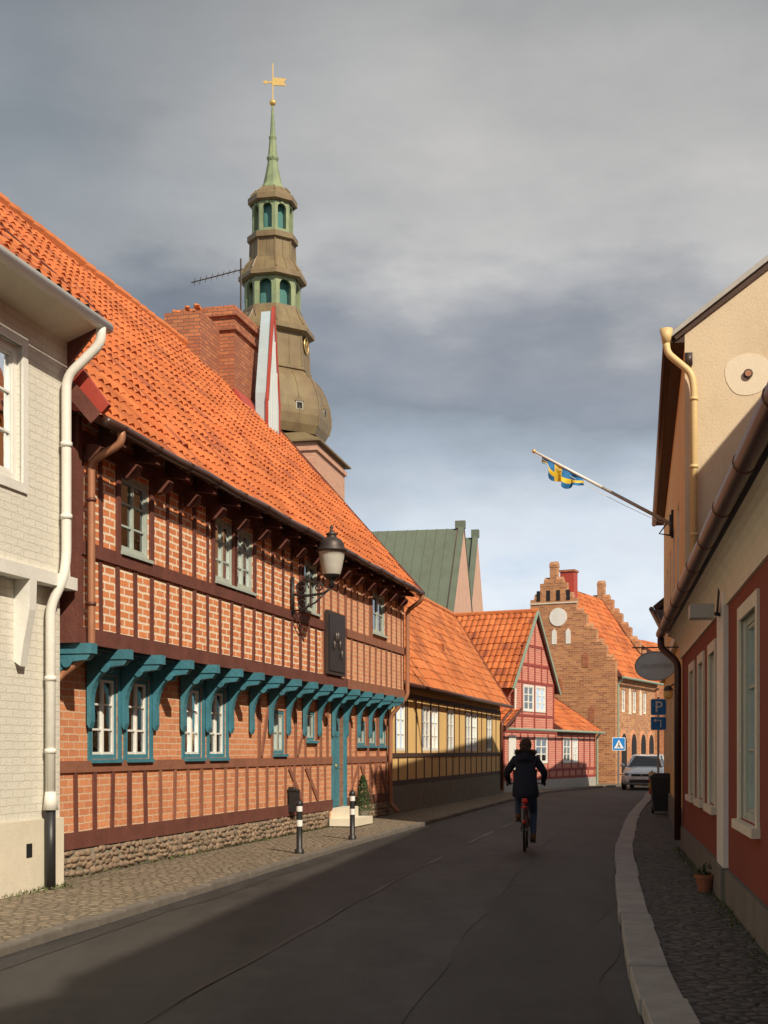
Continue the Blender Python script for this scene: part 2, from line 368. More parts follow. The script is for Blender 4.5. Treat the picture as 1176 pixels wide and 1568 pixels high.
for k in range(35):
    s=.07+.485*k
    if s>LEN-.05: break
    j=random.uniform(-.008,.008); s+=random.uniform(-.03,.03) if k else 0
    wdt=.092+random.uniform(-.015,.02); tl=random.uniform(-.015,.015)
    for z0,z1 in ((3.04,3.86),(4.03,5.1)):
        if z0>4 and any(a-.05<s<b+.05 for a,b in ws): continue
        prism_o(mb,LF,[(s-wdt/2-tl,z0),(s+wdt/2-tl,z0),(s+wdt/2+tl*.6,z1),(s-wdt/2+tl,z1)],-.06,.004+j,dk(s))
for a in jamb: box(mb,LF,a-.05,a+.05,-.07,.016,4.031,5.099,dk(a))
for a,b in ((0,6.2),(6.2,11.3),(11.3,LEN)):
    m=TIMB if a<9 else TIMB2
    box(mb,LF,a+.002,b-.002,-.08,.02,3.87,4.03,m)
    box(mb,LF,a+.002,b-.002,-.45,.035,2.84,3.03,m)
    box(mb,LF,a+.002,b-.002,-.08,.02,5.1,5.3,m)
box(mb,LF,-.09,-.001,-.3,.03,2.84,5.45,TIMB)
for k in range(17):
    s=.17+.97*k
    if s<LEN: prism_s(mb,LF,[(.021,4.95),(.16,4.97),(.22,5.02),(.23,5.1),(.18,5.14),(.021,5.15)],s-.065,s+.065,TIMB)
for k in range(17):
    s=.55+.97*k
    if s<LEN: prism_s(mb,LF,[(.0,5.25),(.30,5.2),(.30,5.25),(0,5.5)],s-.05,s+.05,TIMB)
box(mb,LF,-.4,11.66,-.5,-.392,1.34,1.48,TIMB2); box(mb,LF,12.65,LEN,-.5,-.392,1.34,1.48,TIMB2)
box(mb,LF,-.4,11.66,-.5,-.385,.42,.62,TIMB); box(mb,LF,12.65,LEN,-.5,-.385,.42,.62,TIMB)
s=.2
while s<LEN:
    if not(11.5<s<12.8):
        w=.09+random.uniform(-.015,.02); tl=random.uniform(-.02,.02)
        prism_o(mb,LF,[(s-w/2-tl,.62),(s+w/2-tl,.62),(s+w/2+tl,1.34),(s-w/2+tl,1.34)],-.48,-.397,TIMB if s<3 else TIMB2)
    s+=.5
for w in lo_w:
    for a in (w[0]-.05,w[1]+.05): box(mb,LF,a-.045,a+.045,-.48,-.398,1.48,2.62,TIMB2 if w[0]>7 else TEAL)
    if w[0]<7: box(mb,LF,w[0]-.09,w[1]+.09,-.48,-.399,2.565,2.66,TEAL)
for s in (7.3,9.3,10.9,11.35,13.05): box(mb,LF,s-.06,s+.06,-.48,-.396,1.48,2.84,TIMB2)
for a,b in (((8.9,1.30),(9.7,.65)),((10.7,.65),(9.9,1.30)),((13.0,.65),(13.7,1.3)),((14.6,.65),(13.9,1.3)),((14.7,.65),(15.4,1.3)),((9.4,1.5),(10.2,2.6)),((16.2,.65),(15.6,1.3)),((7.4,1.5),(7.9,2.7))):
    bar(mb,LF,a,b,.1,-.47,-.393,TIMB2)
mb.build('timber_frame',house)
mb=MB()
arc=[]
for k in range(9):
    t=k/8*math.pi/2
    arc.append((-.34+.34*(1-math.cos(t)) , 2.2+.44*math.sin(t)))
poly=[(-.392,1.93),(-.36,1.88),(-.335,1.96),(-.34,2.2)]+arc[1:]+[(.10,2.65),(.14,2.70),(.12,2.82),(-.392,2.82)]
for k in range(17):
    s=.04+.97*k
    if s<LEN:
        prism_s(mb,LF,poly,s-.055,s+.055,TEAL)
        box(mb,LF,s-.07,s+.07,-.385,.17,2.72,2.838,TEAL)
        for q in (-.062,.062):
            c=[(-.15+.06*math.cos(i*math.pi/6),2.62+.06*math.sin(i*math.pi/6)) for i in range(12)]
            prism_s(mb,LF,c,s+q-.012,s+q+.012,TEAL)
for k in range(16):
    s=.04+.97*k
    box(mb,LF,s+.075,s+.895,-.30,-.02,2.80,2.83,TEAL_SHADE)
    prism_s(mb,LF,[(-.39,2.67),(-.37,2.67),(-.1,2.79),(-.388,2.79)],s+.075,s+.895,TEAL_SHADE)
mb.build('jetty_consoles',house)
mb=MB()
for w in up_w: window(mb,LF,*w[:4],-.0,GREYG,w[4],w[5],sash=GREYG,depth=.045); box(mb,LF,w[0]-.03,w[1]+.03,-.02,.05,w[2]-.045,w[2]-.004,GREYG)
for w in lo_w: window(mb,LF,*w[:4],-.41,TEAL,w[4],w[5],sash=WHITE if w[0]<7 else GREYG,depth=.04); box(mb,LF,w[0]-.04,w[1]+.04,-.43,-.35,w[2]-.05,w[2]-.004,TEAL)
mb.build('windows',house)
mb=MB()
a,b,c,d=door
box(mb,LF,a,b,-.55,-.5,c,d,TEAL); box(mb,LF,a-.09,a,-.5,-.36,c,d+.08,TEAL); box(mb,LF,b,b+.09,-.5,-.36,c,d+.08,TEAL); box(mb,LF,a,b,-.5,-.37,d,d+.08,TEAL)
for zz in ((.55,1.15),(1.25,1.8),(1.9,2.4)):
    for xx in ((a+.08,a+.36),(b-.36,b-.08)): box(mb,LF,xx[0],xx[1],-.499,-.485,zz[0],zz[1],TEAL)
blob(mb,P(a+.42,-.47,1.3),.03,.03,.03,GOLD)
box(mb,LF,a-.25,b+.25,-.42,.15,.09,.24,CREAM); box(mb,LF,a-.1,b+.1,-.5,-.12,.24,.45,CREAM)
mb.build('door_and_steps',house)
mb=MB()
box(mb,LF,-.4,a-.26,-.6,-.405,.0,.42,STONEW); box(mb,LF,b+.26,LEN,-.6,-.405,.0,.42,STONEW)
rz_=math.atan2(LF.d.y,LF.d.x)
for ci,zz in enumerate((.13,.21,.29,.36)):
    s=-.1+ci*.07
    while s<LEN:
        if not(a-.4<s<b+.4):
            w=random.uniform(.045,.12); blob(mb,P(s,-.405,zz+random.uniform(-.02,.02)),w,random.uniform(.02,.04),random.uniform(.03,.052),STONE,9,6,.7,rz_+random.uniform(-.15,.15))
            s+=w*1.85
        else: s+=.2
mb.build('rubble_plinth',house,smooth=True)
mb=MB()
roof(mb,P(-.35,.40,ZE),P(LEN+.15,.40,ZE),P(-.35,OR,ZR),P(LEN+.15,OR,ZR),TILE,.215,.31)
roof(mb,P(-.35,-8.8,ZE),P(LEN+.15,-8.8,ZE),P(-.35,OR-.01,ZR),P(LEN+.15,OR-.01,ZR),TILE,.5,.6,sub=2)
n=44
for i in range(n):
    s0=-.35+(LEN+.5)*i/n; s1=s0+(LEN+.5)/n+.04
    tube(mb,[P(s0,OR,ZR+random.uniform(-.02,.02)),P(s1,OR,ZR+.02)],.12,TILE,8)
mb.build('tile_roof',house)
mb=MB()
tube(mb,[P(-.3+i*.5,.48,ZE-.04+.012*math.sin(i*1.3)) for i in range(34)],.055,DKBROWN,10)
for i in range(17): tube(mb,[P(.1+i,.42,ZE+.04),P(.1+i,.555,ZE-.03),P(.1+i,.48,ZE-.12),P(.1+i,.34,ZE-.06)],.012,DKBROWN,5)
tube(mb,bend([P(.1,.48,ZE-.02),P(.1,.48,ZE-.2),P(.1,.1,4.95),P(.1,.1,3.0),P(.12,.09,2.75),P(.02,-.28,2.45),P(-.12,-.30,2.3),P(-.12,-.30,.35),P(-.12,-.18,.14)],.1),.046,COPPERP,10)
tube(mb,bend([P(16.1,.48,ZE-.02),P(16.1,.48,ZE-.2),P(16.25,.1,4.9),P(16.25,.1,2.9),P(16.2,-.3,2.4),P(16.2,-.3,.35),P(16.2,-.1,.16)],.1),.05,COPPERP,10)
for z in (4.5,3.3): tube(mb,[P(.1,.1,z-.02),P(.1,.1,z+.02)],.058,BROWNP,10)
for z in (2.0,1.0): tube(mb,[P(-.12,-.3,z-.02),P(-.12,-.3,z+.02)],.058,BROWNP,10)
mb.build('gutter_and_downpipes',house,smooth=True)
mb=MB()
c0=P(15.0,OR,0); CH=F((c0.x,c0.y),14.09)
box(mb,CH,-.95,.75,-.62,.75,8.5,11.42,BR_CHIM); box(mb,CH,-1.03,.83,-.7,.83,11.42,11.58,BR_CHIM); box(mb,CH,-.97,.77,-.64,.77,11.58,11.66,BR_CHIM)
box(mb,CH,-1.01,.81,-.68,.81,11.1,11.17,BR_CHIM)
box(mb,CH,-2.1,-.951,-.45,.4,9,11.2,BR_CHIM)
for i in range(30): blob(mb,CH.P(-2.1+i*.04,random.uniform(-.45,.4),11.23+random.uniform(-.02,.07)),.11,.07,.045,TILE2,6,4,.6,random.random()*3)
prism_s(mb,CH,[(.751,9.45),(1.0,9.35),(.9,9.6),(.751,9.8)],-1.0,.8,REDBOARD)
mb.build('chimney',house)
mb=MB()
s0,s1=14.9,15.7; sm=(s0+s1)/2
prism_o(mb,LF,[(s0,8.7),(s1,8.7),(s1,9.9),(sm,11.9),(s0,9.9)],-3.2,-2.9,BLUEGREY)
for i in range(5):
    x=s0+.07+i*.14; zt=9.9+2.0*(1-abs(x-sm)/(sm-s0))-.25
    prism_o(mb,LF,[(x,8.75),(x+.02,8.75),(x+.02,zt),(x,zt)],-2.9,-2.885,WHITE)
bar(mb,LF,(s0-.03,9.7),(sm,12.0),.06,-2.93,-2.87,REDBOARD); bar(mb,LF,(s1+.03,9.7),(sm,12.0),.06,-2.93,-2.868,REDBOARD)
bar(mb,LF,(s0-.03,8.7),(s0-.03,9.7),.05,-2.93,-2.88,REDBOARD); bar(mb,LF,(s1+.03,8.7),(s1+.03,9.7),.06,-2.93,-2.88,REDBOARD)
mb.build('hoist_dormer',house)
mb=MB()
q=P(15.0,OR,0)+Vector((.5,.2,0)); tube(mb,[(q.x,q.y,10.5),(q.x,q.y,13.2)],.022,IRON,6)
A=Vector((q.x+.05,q.y,12.95)); B=A+Vector((-1.2,-.1,-.35)); tube(mb,[A,B],.014,IRON,6)
for i in range(9):
    c=A.lerp(B,i/9+.05); tube(mb,[c+Vector((0.04,-.10-.01*i,.03)),c-Vector((.04,-.10-.01*i,.03))],.006,IRON,4)
tube(mb,[A+Vector((.1,0,-1.0)),A+Vector((.25,0,-.9)),A+Vector((.3,0,-1.1))],.012,IRON,5)
mb.build('tv_aerial',house)
mb=MB()
box(mb,LF,9.75,10.95,.022,.08,3.05,4.25,IRON); box(mb,LF,9.82,10.88,.08,.1,3.12,4.18,BLACK)
for i in range(5): blob(mb,P(10.1+.13*i,.1,3.6+.2*math.sin(i)),.04,.03,.1,IRON,8,5)
mb.build('wall_relief_panel',house)
mb=MB(); box(mb,LF,8.8,9.02,-.38,-.24,.5,.88,BLACK); prism_s(mb,LF,[(-.38,.881),(-.22,.881),(-.38,.95)],8.78,9.04,BLACK); box(mb,LF,8.83,8.99,-.24,-.235,.78,.81,IRON)
mb.build('letter_box',house)
# ------------------------------------------------------------ WALL LANTERN
lamp=empty('wall_street_lamp',P(7.75,0,4.3)); mb=MB()
def L(o,z): return P(7.75,o,z)
tube(mb,[L(.04,3.95),L(.04,4.6)],.03,BLACK,8)
tube(mb,[L(.03,4.3),L(.3,4.27),L(.6,4.3),L(.76,4.42)],.024,BLACK,8)
def scroll(c,r0,turns,sgn,st):
    pts=[]
    for i in range(26):
        t=i/25; a=st+sgn*t*turns*2*math.pi; r=r0*(1-t*.8); pts.append(L(c[0]+r*math.cos(a),c[1]+r*math.sin(a)))
    return pts
tube(mb,scroll((.2,4.4),.13,1.4,1,0),.015,BLACK,6); tube(mb,scroll((.5,4.41),.1,1.4,-1,math.pi),.015,BLACK,6); tube(mb,scroll((.22,4.14),.11,1.3,-1,0),.015,BLACK,6)
tube(mb,[L(.03,4.02),L(.2,4.02),L(.45,4.15),L(.62,4.3)],.016,BLACK,6)
c=L(.74,0)
lathe(mb,c.x,c.y,[(0.0,4.40),(.06,4.42),(.035,4.5),(.08,4.55),(.13,4.58),(.15,4.62)],BLACK,18)
FROST=simple('frosted_glass',(.5,.48,.42),.3)
lathe(mb,c.x,c.y,[(.15,4.62),(.175,4.72),(.215,4.92),(.225,5.0)],FROST,18)
lathe(mb,c.x,c.y,[(.225,5.0),(.265,5.01),(.265,5.05),(.215,5.09),(.22,5.13),(.17,5.21),(.09,5.25),(.08,5.29),(.11,5.31),(.04,5.35),(.02,5.4),(.035,5.43),(0,5.48)],IRON,18)
mb.build('lantern',lamp,smooth=True)
# ------------------------------------------------------------ WHITE HOUSE
wh=empty('white_painted_brick_house',P(-5,0,0)); mb=MB()
hs=[(-2.3,-1.3,4.42,5.86),(-4.6,-3.6,4.42,5.86),(-2.55,-1.64,1.7,3.25),(-5,-4.1,1.7,3.25)]
wall(mb,LF,.0,-17,-.22,3.45,6.5,BR_WHITE,hs[:2]); wall(mb,LF,-.13,-17,-.22,.85,3.45,BR_WHITE,hs[2:])
mb.face([P(-17,0,3.45),P(-.22,0,3.45),P(-.22,-.13,3.45),P(-17,-.13,3.45)],WHITE)
box(mb,LF,-17,-.18,-.3,-.10,.0,.85,CREAM)
box(mb,LF,-17,-.16,-.1,.06,3.42,3.56,WHITE)
for z0,z1,o0 in ((0,3.45,-.13),(3.45,6.5,0)): mb.face([P(-.22,o0,z0),P(-.22,-8.3,z0),P(-.22,-8.3,z1),P(-.22,o0,z1)],BR_WHITE,[(0,z0),(8,z0),(8,z1),(0,z1)])
mb.face([P(-.22,0,6.5),P(-.22,-8.3,6.5),P(-.22,OR,ZR-.1)],BR_WHITE,[(0,6.5),(8,6.5),(4,ZR)])
for s in (-1.15,-3.2,-5.5): prism_s(mb,LF,[(-.13,2.55),(-.06,2.5),(-.02,2.75),(.05,3.1),(.06,3.42),(-.13,3.42)],s-.07,s+.07,WHITE)
box(mb,LF,-1.02,-.9,-.14,-.095,.45,.6,BLACK)
mb.build('walls',wh)
mb=MB()
for h in hs: window(mb,LF,*h,0 if h[2]>4 else -.13,WHITE,2,3,fw=.09)
for h in hs[:2]:
    for q in ((h[0]-.1,h[0],h[2]-.1,h[3]+.1),(h[1],h[1]+.1,h[2]-.1,h[3]+.1),(h[0],h[1],h[3],h[3]+.1),(h[0],h[1],h[2]-.1,h[2])): box(mb,LF,q[0],q[1],-.02,.025,q[2],q[3],WHITE)
mb.build('windows',wh)
mb=MB()
roof(mb,P(-17,.42,6.42),P(-.3,.42,6.42),P(-17,OR,ZR+.02),P(-.3,OR,ZR+.02),TILE,.215,.31)
prism_s(mb,LF,[(.0,6.2),(.38,6.34),(.0,6.52)],-17,-.3,CREAM)
mb.face([P(-.29,.42,6.36),P(-.29,.0,5.9),P(-.29,OR,ZR-.1)],TIMB)
prism_s(mb,LF,[(.05,5.45),(.42,5.4),(.50,5.48),(.1,6.0),(-.05,6.05)],-.27,-.2,REDBOARD)
mb.build('tile_roof',wh)
mb=MB()
tube(mb,[P(-17,.48,6.34),P(-.25,.48,6.34)],.07,WPIPE,10)
tube(mb,bend([P(-.42,.48,6.34),P(-.42,.48,6.12),P(-.5,.1,5.75),P(-.5,.1,3.75),P(-.55,.09,3.5),P(-.62,-.03,3.2),P(-.62,-.03,.9)],.12),.055,WPIPE,12)
tube(mb,[P(-.62,-.03,1.15),P(-.62,-.03,.95)],[.06,.085],WPIPE,12); tube(mb,[P(-.62,-.03,.95),P(-.62,-.03,.1)],.058,BLACK,12)
for z in (5.0,4.2,2.4,1.6): tube(mb,[P(-.5 if z>3.5 else -.62,.1 if z>3.5 else -.03,z-.025),P(-.5 if z>3.5 else -.62,.1 if z>3.5 else -.03,z+.025)],.066,WPIPE,12)
mb.build('gutter_and_downpipe',wh,smooth=True)
# ------------------------------------------------------------ YELLOW HOUSE
yh=empty('yellow_half_timbered_house',P(25,-.4,0)); Y0,Y1=16.45,33.5
mb=MB()
yw=[(17.3,18.3,1.6,2.8),(20.3,21.3,1.6,2.8),(21.45,22.4,1.6,2.8),(23.7,24.7,1.6,2.8),(26.6,27.6,1.6,2.8),(27.75,28.7,1.6,2.8),(30.6,31.6,1.6,2.8)]
wall(mb,LF,-.44,Y0,Y1,.75,3.2,YELPL,yw)
box(mb,LF,Y0,Y1,-.6,-.40,0,.75,STONEW)
mb.face([P(Y1,-.44,0),P(Y1+2,-5.0,0),P(Y1+2,-5,3.2),P(Y1+1.9,-2.65,6.7),P(Y1,-.44,3.2)],YELPL)
mb.build('plaster_walls',yh)
mb=MB()
for z in ((.75,.88),(1.44,1.55),(2.95,3.06)): box(mb,LF,Y0,Y1,-.5,-.415,z[0],z[1],TIMB_Y)
js=[]
for w in yw: js+=[w[0]-.05,w[1]+.05]
for a_ in js: box(mb,LF,a_-.04,a_+.04,-.5,-.423,1.55,2.95,TIMB_Y)
for i in range(18):
    s=Y0+.1+i*1.0; box(mb,LF,s-.045,s+.045,-.5,-.425,.88,1.44,TIMB_Y)
    if not any(w[0]-.2<s<w[1]+.2 for w in yw): box(mb,LF,s-.045,s+.045,-.5,-.426,1.55,2.95,TIMB_Y)
mb.build('timber_frame',yh)
mb=MB()
for w in yw: window(mb,LF,*w,-.43,WHITE,2,3,depth=.03)
mb.build('windows',yh)
mb=MB()
roof(mb,P(Y0,-.12,3.25),P(Y1+.5,-.12,3.25),P(Y0-.3,-2.65,6.84),P(Y1+2.5,-2.65,6.84),TILE2,.24,.34,sub=4)
roof(mb,P(Y0,-5.4,3.22),P(Y1+3.5,-5.4,3.22),P(Y0-.3,-2.66,6.84),P(Y1+2.5,-2.66,6.84),TILE2,.6,.6,sub=2)
for i in range(45):
    s0=Y0-.3+19.8*i/45; tube(mb,[P(s0,-2.65,6.84),P(s0+.46,-2.65,6.86)],.11,TILE2,7)
prism_o(mb,LF,[(26.2,4.6),(26.7,4.6),(26.5,4.95),(26.2,4.95)],-1.6,-1.1,TILE2)
mb.build('tile_roof',yh)
mb=MB(); tube(mb,[P(Y0,-.05,3.21),P(Y1+.45,-.05,3.21)],.055,DKBROWN,8)
tube(mb,bend([P(Y1+.3,-.05,3.1),P(Y1+.2,-.3,2.8),P(Y1-.1,-.35,2.6),P(Y1-.1,-.35,.2)],.1),.05,BROWNP,8)
mb.build('gutter_and_downpipe',yh,smooth=True)
# ------------------------------------------------------------ RED GABLE HOUSE
RF=F((4.98,50.0),27); rh=empty('red_half_timbered_gable_house',(6,52,0)); R=RF.P
mb=MB(); rw=[(.95,2.1,3.15,4.2),(2.3,3.45,3.15,4.2)]
wall(mb,RF,0,0,4.5,2.4,4.4,BR_RED,rw)
mb.face([R(0,0,4.4),R(4.5,0,4.4),R(2.25,0,7.05)],BR_RED,[(0,4.4),(4.5,4.4),(2.25,7.05)])
mb.face([R(0,0,0),R(0,-7,0),R(0,-7,4.4),R(0,0,4.4)],BR_RED,[(0,0),(7,0),(7,4.4),(0,4.4)])
mb.face([R(4.5,0,0),R(4.5,-7,0),R(4.5,-7,4.4),R(4.5,0,4.4)],BR_RED,[(0,0),(7,0),(7,4.4),(0,4.4)])
lw=[(1.9,3.3,1.1,2.15),(5.2,6.2,1.1,2.15),(6.4,7.1,1.1,2.15)]
wall(mb,RF,.14,-1.5,9.6,.45,2.5,BR_RED,lw); box(mb,RF,-1.5,9.6,-.05,.2,0,.45,LEAD)
mb.face([R(-1.5,.14,0),R(-1.5,-5,0),R(-1.5,-5,2.5),R(-1.5,.14,2.5)],PINKPL)
mb.face([R(9.6,.14,0),R(9.6,-5,0),R(9.6,-5,2.5),R(9.6,-2.6,4.2),R(9.6,.14,2.5)],BR_RED)
mb.build('brick_walls',rh)
mb=MB()
for z in (2.45,3.0,4.3): box(mb,RF,0,4.5,-.05,.02,z-.05,z+.05,TIMB_R)
box(mb,RF,.4,4.1,-.05,.02,4.95,5.05,TIMB_R); box(mb,RF,.95,3.55,-.05,.02,5.7,5.8,TIMB_R)
for s in (.07,.83,2.2,3.57,4.43): box(mb,RF,s-.055,s+.055,-.05,.025,2.5,4.25,TIMB_R)
for s in (.8,1.5,2.25,3.0,3.7): box(mb,RF,s-.045,s+.045,-.05,.024,4.35,4.95,TIMB_R)
for s in (1.5,2.25,3.0): box(mb,RF,s-.045,s+.045,-.05,.024,5.05,5.7,TIMB_R)
box(mb,RF,2.2,2.3,-.05,.024,5.8,6.9,TIMB_R)
for z in (2.36,.85,.5): box(mb,RF,-1.52,9.62,.05,.165,z-.05,z+.05,TIMB_R)
for i in range(14): box(mb,RF,-1.45+i*.83,-1.35+i*.83,.05,.16,.55 ,.8,TIMB_R)
for s in (-1.4,-.6,.3,1.1,1.82,3.38,4.3,5.12,6.3,7.2,8.0,8.8,9.5): box(mb,RF,s-.05,s+.05,.05,.162,.9,2.31,TIMB_R)
mb.build('timber_frame',rh)
mb=MB()
for w in rw: window(mb,RF,*w,0.03,WHITE,2,3,fw=.08,bar_w=.04,depth=.02)
for w in lw: window(mb,RF,*w,.17,WHITE,2,3,fw=.08,bar_w=.04,depth=.02)
mb.build('windows',rh)
mb=MB()
roof(mb,R(-.4,.12,4.0),R(-.4,-7,4.0),R(2.25,.12,7.15),R(2.25,-7,7.15),TILE,.25,.34,sub=4)
roof(mb,R(4.9,.12,4.0),R(4.9,-7,4.0),R(2.26,.12,7.15),R(2.26,-7,7.15),TILE,.3,.4,sub=3)
VERG=M('green_verge_board',(.27,.35,.27),.15,3,.6,.1,25)
bar(mb,RF,(-.42,3.95),(2.25,7.15),.12,.11,.17,VERG); bar(mb,RF,(4.92,3.95),(2.25,7.15),.12,.11,.171,VERG)
roof(mb,R(4.4,.4,2.45),R(9.8,.4,2.45),R(4.4,-2.4,4.4),R(9.8,-2.4,4.4),TILE,.27,.34,sub=4)
roof(mb,R(-1.75,.35,2.5),R(-1.75,-5.0,2.5),R(0,.35,3.25),R(0,-5.0,3.25),TILE,.27,.34,sub=4)
tube(mb,[R(2.25,.15,7.17),R(2.25,-7,7.17)],.1,TILE,7)
tube(mb,[R(-1.8,.5,2.42),R(9.8,.5,2.42)],.05,VERG,7); tube(mb,[R(9.55,.4,2.4),R(9.55,.25,2.2),R(9.55,.25,.1)],.045,VERG,7)
mb.build('tile_roofs',rh)
mb=MB()
tube(mb,[R(-.1,.1,4.0),R(-.1,.08,2.9)],.04,WPIPE,7); box(mb,RF,-1.0,-.3,.166,.2,.9,2.2,WHITE)
mb.build('shutter_and_pipe',rh)
# ------------------------------------------------------------ GOTHIC BRICK
BF=F((10.97,62.0),26); gh=empty('stepped_gable_brick_house',(11,64,0)); B_=BF.P
GW=5.9; mb=MB()
def stepgable(ztop):
    n=6; zz=(ztop-5.6); half=GW/2; out=[]
    for i in range(n):
        oo=-half*i/n+ (.12 if i==0 else 0); z=5.9+zz*(i)/(n)*.95
        out.append((oo,z)); out.append((-half*(i+1)/n+.18,z)); out.append((-half*(i+1)/n+.18,5.9+zz*(i+1)/n*.95))
    out=[(.12,0)]+out
    return out+[(-GW-o,z) for o,z in reversed(out)]
pg=stepgable(10.4)
prism_s(mb,BF,pg,-.35,0,BR_GOTH); prism_s(mb,BF,pg,7.5,7.9,BR_GOTH)
for i in range(7):
    for sg in (0,1):
        o=-GW/2*i/6-.22 if i<6 else -GW/2
        z=5.9+4.8*i/6*.95
        if sg: o=-GW-o
        if i==6 and sg: continue
        for s in (-.175,7.7): prism_o(mb,BF,[(s-.19,z),(s+.19,z),(s+.19,z+.14),(s,z+.3),(s-.19,z+.14)],o-.2,o+.2,BR_GOTH)
wins=[(1.2,1.9,3.5,4.6),(3.2,3.9,3.5,4.6),(5.2,5.9,3.5,4.6)]
wall(mb,BF,0,0,7.9,0,5.2,BR_GOTH,wins)
box(mb,BF,0,7.9,0,.1,5.0,5.12,BR_GOTH)
mb.build('brick_walls',gh)
mb=MB()
for w in wins: window(mb,BF,*w,0,WHITE,2,3)
for s in (1.4,3.2,5.0,6.6):
    prism_o(mb,BF,[(s+.6,.5)]+[(s+.6*math.cos(t),1.9+.75*math.sin(t)) for t in [i*math.pi/8 for i in range(9)]]+[(s-.6,.5)],.0,.05,BR_LOW)
    prism_o(mb,BF,[(s+.45,.55)]+[(s+.45*math.cos(t),1.9+.55*math.sin(t)) for t in [i*math.pi/8 for i in range(9)]]+[(s-.45,.55)],.04,.07,DARK)
for s in (2.6,4.6): prism_o(mb,BF,[(s-.2,3.4),(s+.2,3.4),(s+.2,4.4),(s,4.7),(s-.2,4.4)],.0,.03,CREAM)
c=-GW/2
prism_s(mb,BF,[(c+.25+.44*math.cos(i*math.pi/10),8.05+.44*math.sin(i*math.pi/10)) for i in range(20)],-.38,-.34,WHITE)
for q in (-.55,.05,.75): prism_s(mb,BF,[(c+q-.12,6.75),(c+q+.12,6.75),(c+q+.12,7.35),(c+q,7.5),(c+q-.12,7.35)],-.375,-.34,WHITE)
for q in (-.75,-.25,.25,.75): prism_s(mb,BF,[(c+q-.09,8.85),(c+q+.09,8.85),(c+q+.09,9.35),(c+q-.09,9.35)],-.372,-.34,DARK)
prism_s(mb,BF,[(c-1.2,8.7),(c+1.2,8.7),(c+1.2,8.76),(c-1.2,8.76)],-.39,-.34,CREAM)
for q,zz in ((1.6,5.6),(-1.2,5.2),(.3,4.4),(1.9,3.0)): prism_s(mb,BF,[(c+q-.15,zz),(c+q+.15,zz),(c+q+.15,zz+.6),(c+q,zz+.75),(c+q-.15,zz+.6)],-.372,-.34,BR_CHIM)
mb.build('windows_and_niches',gh)
mb=MB()
roof(mb,B_(0,.3,5.15),B_(7.5,.3,5.15),B_(0,-GW/2,9.75),B_(7.5,-GW/2,9.75),TILE,.28,.36,sub=4)
roof(mb,B_(0,-GW-.3,5.15),B_(7.5,-GW-.3,5.15),B_(0,-GW/2-.01,9.75),B_(7.5,-GW/2-.01,9.75),TILE,.5,.6,sub=2)
box(mb,BF,1.0,1.6,-GW/2-.1,-GW/2+.6,9,10.4,REDBOARD); box(mb,BF,.95,1.65,-GW/2-.15,-GW/2+.65,10.4,10.5,BR_CHIM)
tube(mb,[B_(0,.38,5.1),B_(7.9,.38,5.1)],.06,VERG,7); tube(mb,[B_(.15,.35,5.05),B_(.15,.12,4.8),B_(.15,.12,.1)],.05,VERG,7)
mb.build('tile_roof',gh)
fh=empty('distant_brick_house',(19,80,0)); FF=F((17.5,73),34); mb=MB()
fw=[(1+i*2.2,2+i*2.2,z,z+1.3) for i in range(6) for z in (1,3.6)]
wall(mb,FF,0,0,15,0,5.6,BR_LOW,fw); mb.face([FF.P(0,0,0),FF.P(0,-8,0),FF.P(0,-8,5.6),FF.P(0,-4,8.0),FF.P(0,0,5.6)],BR_LOW,[(0,0),(8,0),(8,5.6),(4,8),(0,5.6)])
for w in fw: window(mb,FF,*w,0,WHITE,2,2,curt=False)
roof(mb,FF.P(-.3,.3,5.5),FF.P(15,.3,5.5),FF.P(-.3,-4,8.1),FF.P(15,-4,8.1),TILE2,.4,.4,sub=3)
mb.build('house_body',fh)
# ------------------------------------------------------------ CHURCH TOWER
ch=empty('church_tower',(-8.1,95,0)); CX,CY=-8.1,95.0; TF=F((CX,CY),11.5)
def z_(y): return 1.6+(1150-y)/21.05
mb=MB(); H=4.35
box(mb,TF,-H,H,-H,H,0,22.9,BR_TOWER)
box(mb,TF,-H-.15,H+.15,-H-.15,H+.15,22.3,22.6,BR_TOWER)
for q in (-2,0,2):
    zz=18.5
    prism_s(mb,TF,[(q-.5,zz-2),(q+.5,zz-2),(q+.5,zz),(q,zz+.7),(q-.5,zz)],-H-.05,-H-.01,DARK)
    prism_o(mb,TF,[(q-.5,zz-2),(q+.5,zz-2),(q+.5,zz),(q,zz+.7),(q-.5,zz)],H+.01,H+.05,DARK)
mb.build('brick_shaft',ch)
k=1/21.05; rot=math.radians(22.5-11.5)
def pr(lst): return [(r*k*1.03,z_(y)) for r,y in lst]
mb=MB()
lo_=[TF.P(a,o,22.9) for a,o in ((-H-.42,-H-.42),(H+.42,-H-.42),(H+.42,H+.42),(-H-.42,H+.42))]
hi_=[TF.P(a,o,23.9) for a,o in ((-3.2,-3.2),(3.2,-3.2),(3.2,3.2),(-3.2,3.2))]
mid_=[p+Vector((0,0,.12)) for p in lo_]
mb.grid([lo_,mid_,hi_],BRCU,closed=True); mb.face(lo_,BRCU)
lathe(mb,CX,CY,pr([(78,676),(84,664),(87,650),(87,640),(85,625),(80,608),(72,592),(63,582),(56,577)]),BRCU,8,rot)
lathe(mb,CX,CY,pr([(56,577),(59,576),(59,572),(55,570),(53,520)]),BRCU,8,rot)
lathe(mb,CX,CY,pr([(53,522),(63,518),(63,512),(58,508),(50,495),(45,484),(44,478)]),BRCU,8,rot)
lathe(mb,CX,CY,pr([(28,484),(28,432)]),TEALGL,8,rot)
lathe(mb,CX,CY,pr([(44,436),(51,434),(51,428),(47,424),(40,410),(35,404)]),BRCU,8,rot)
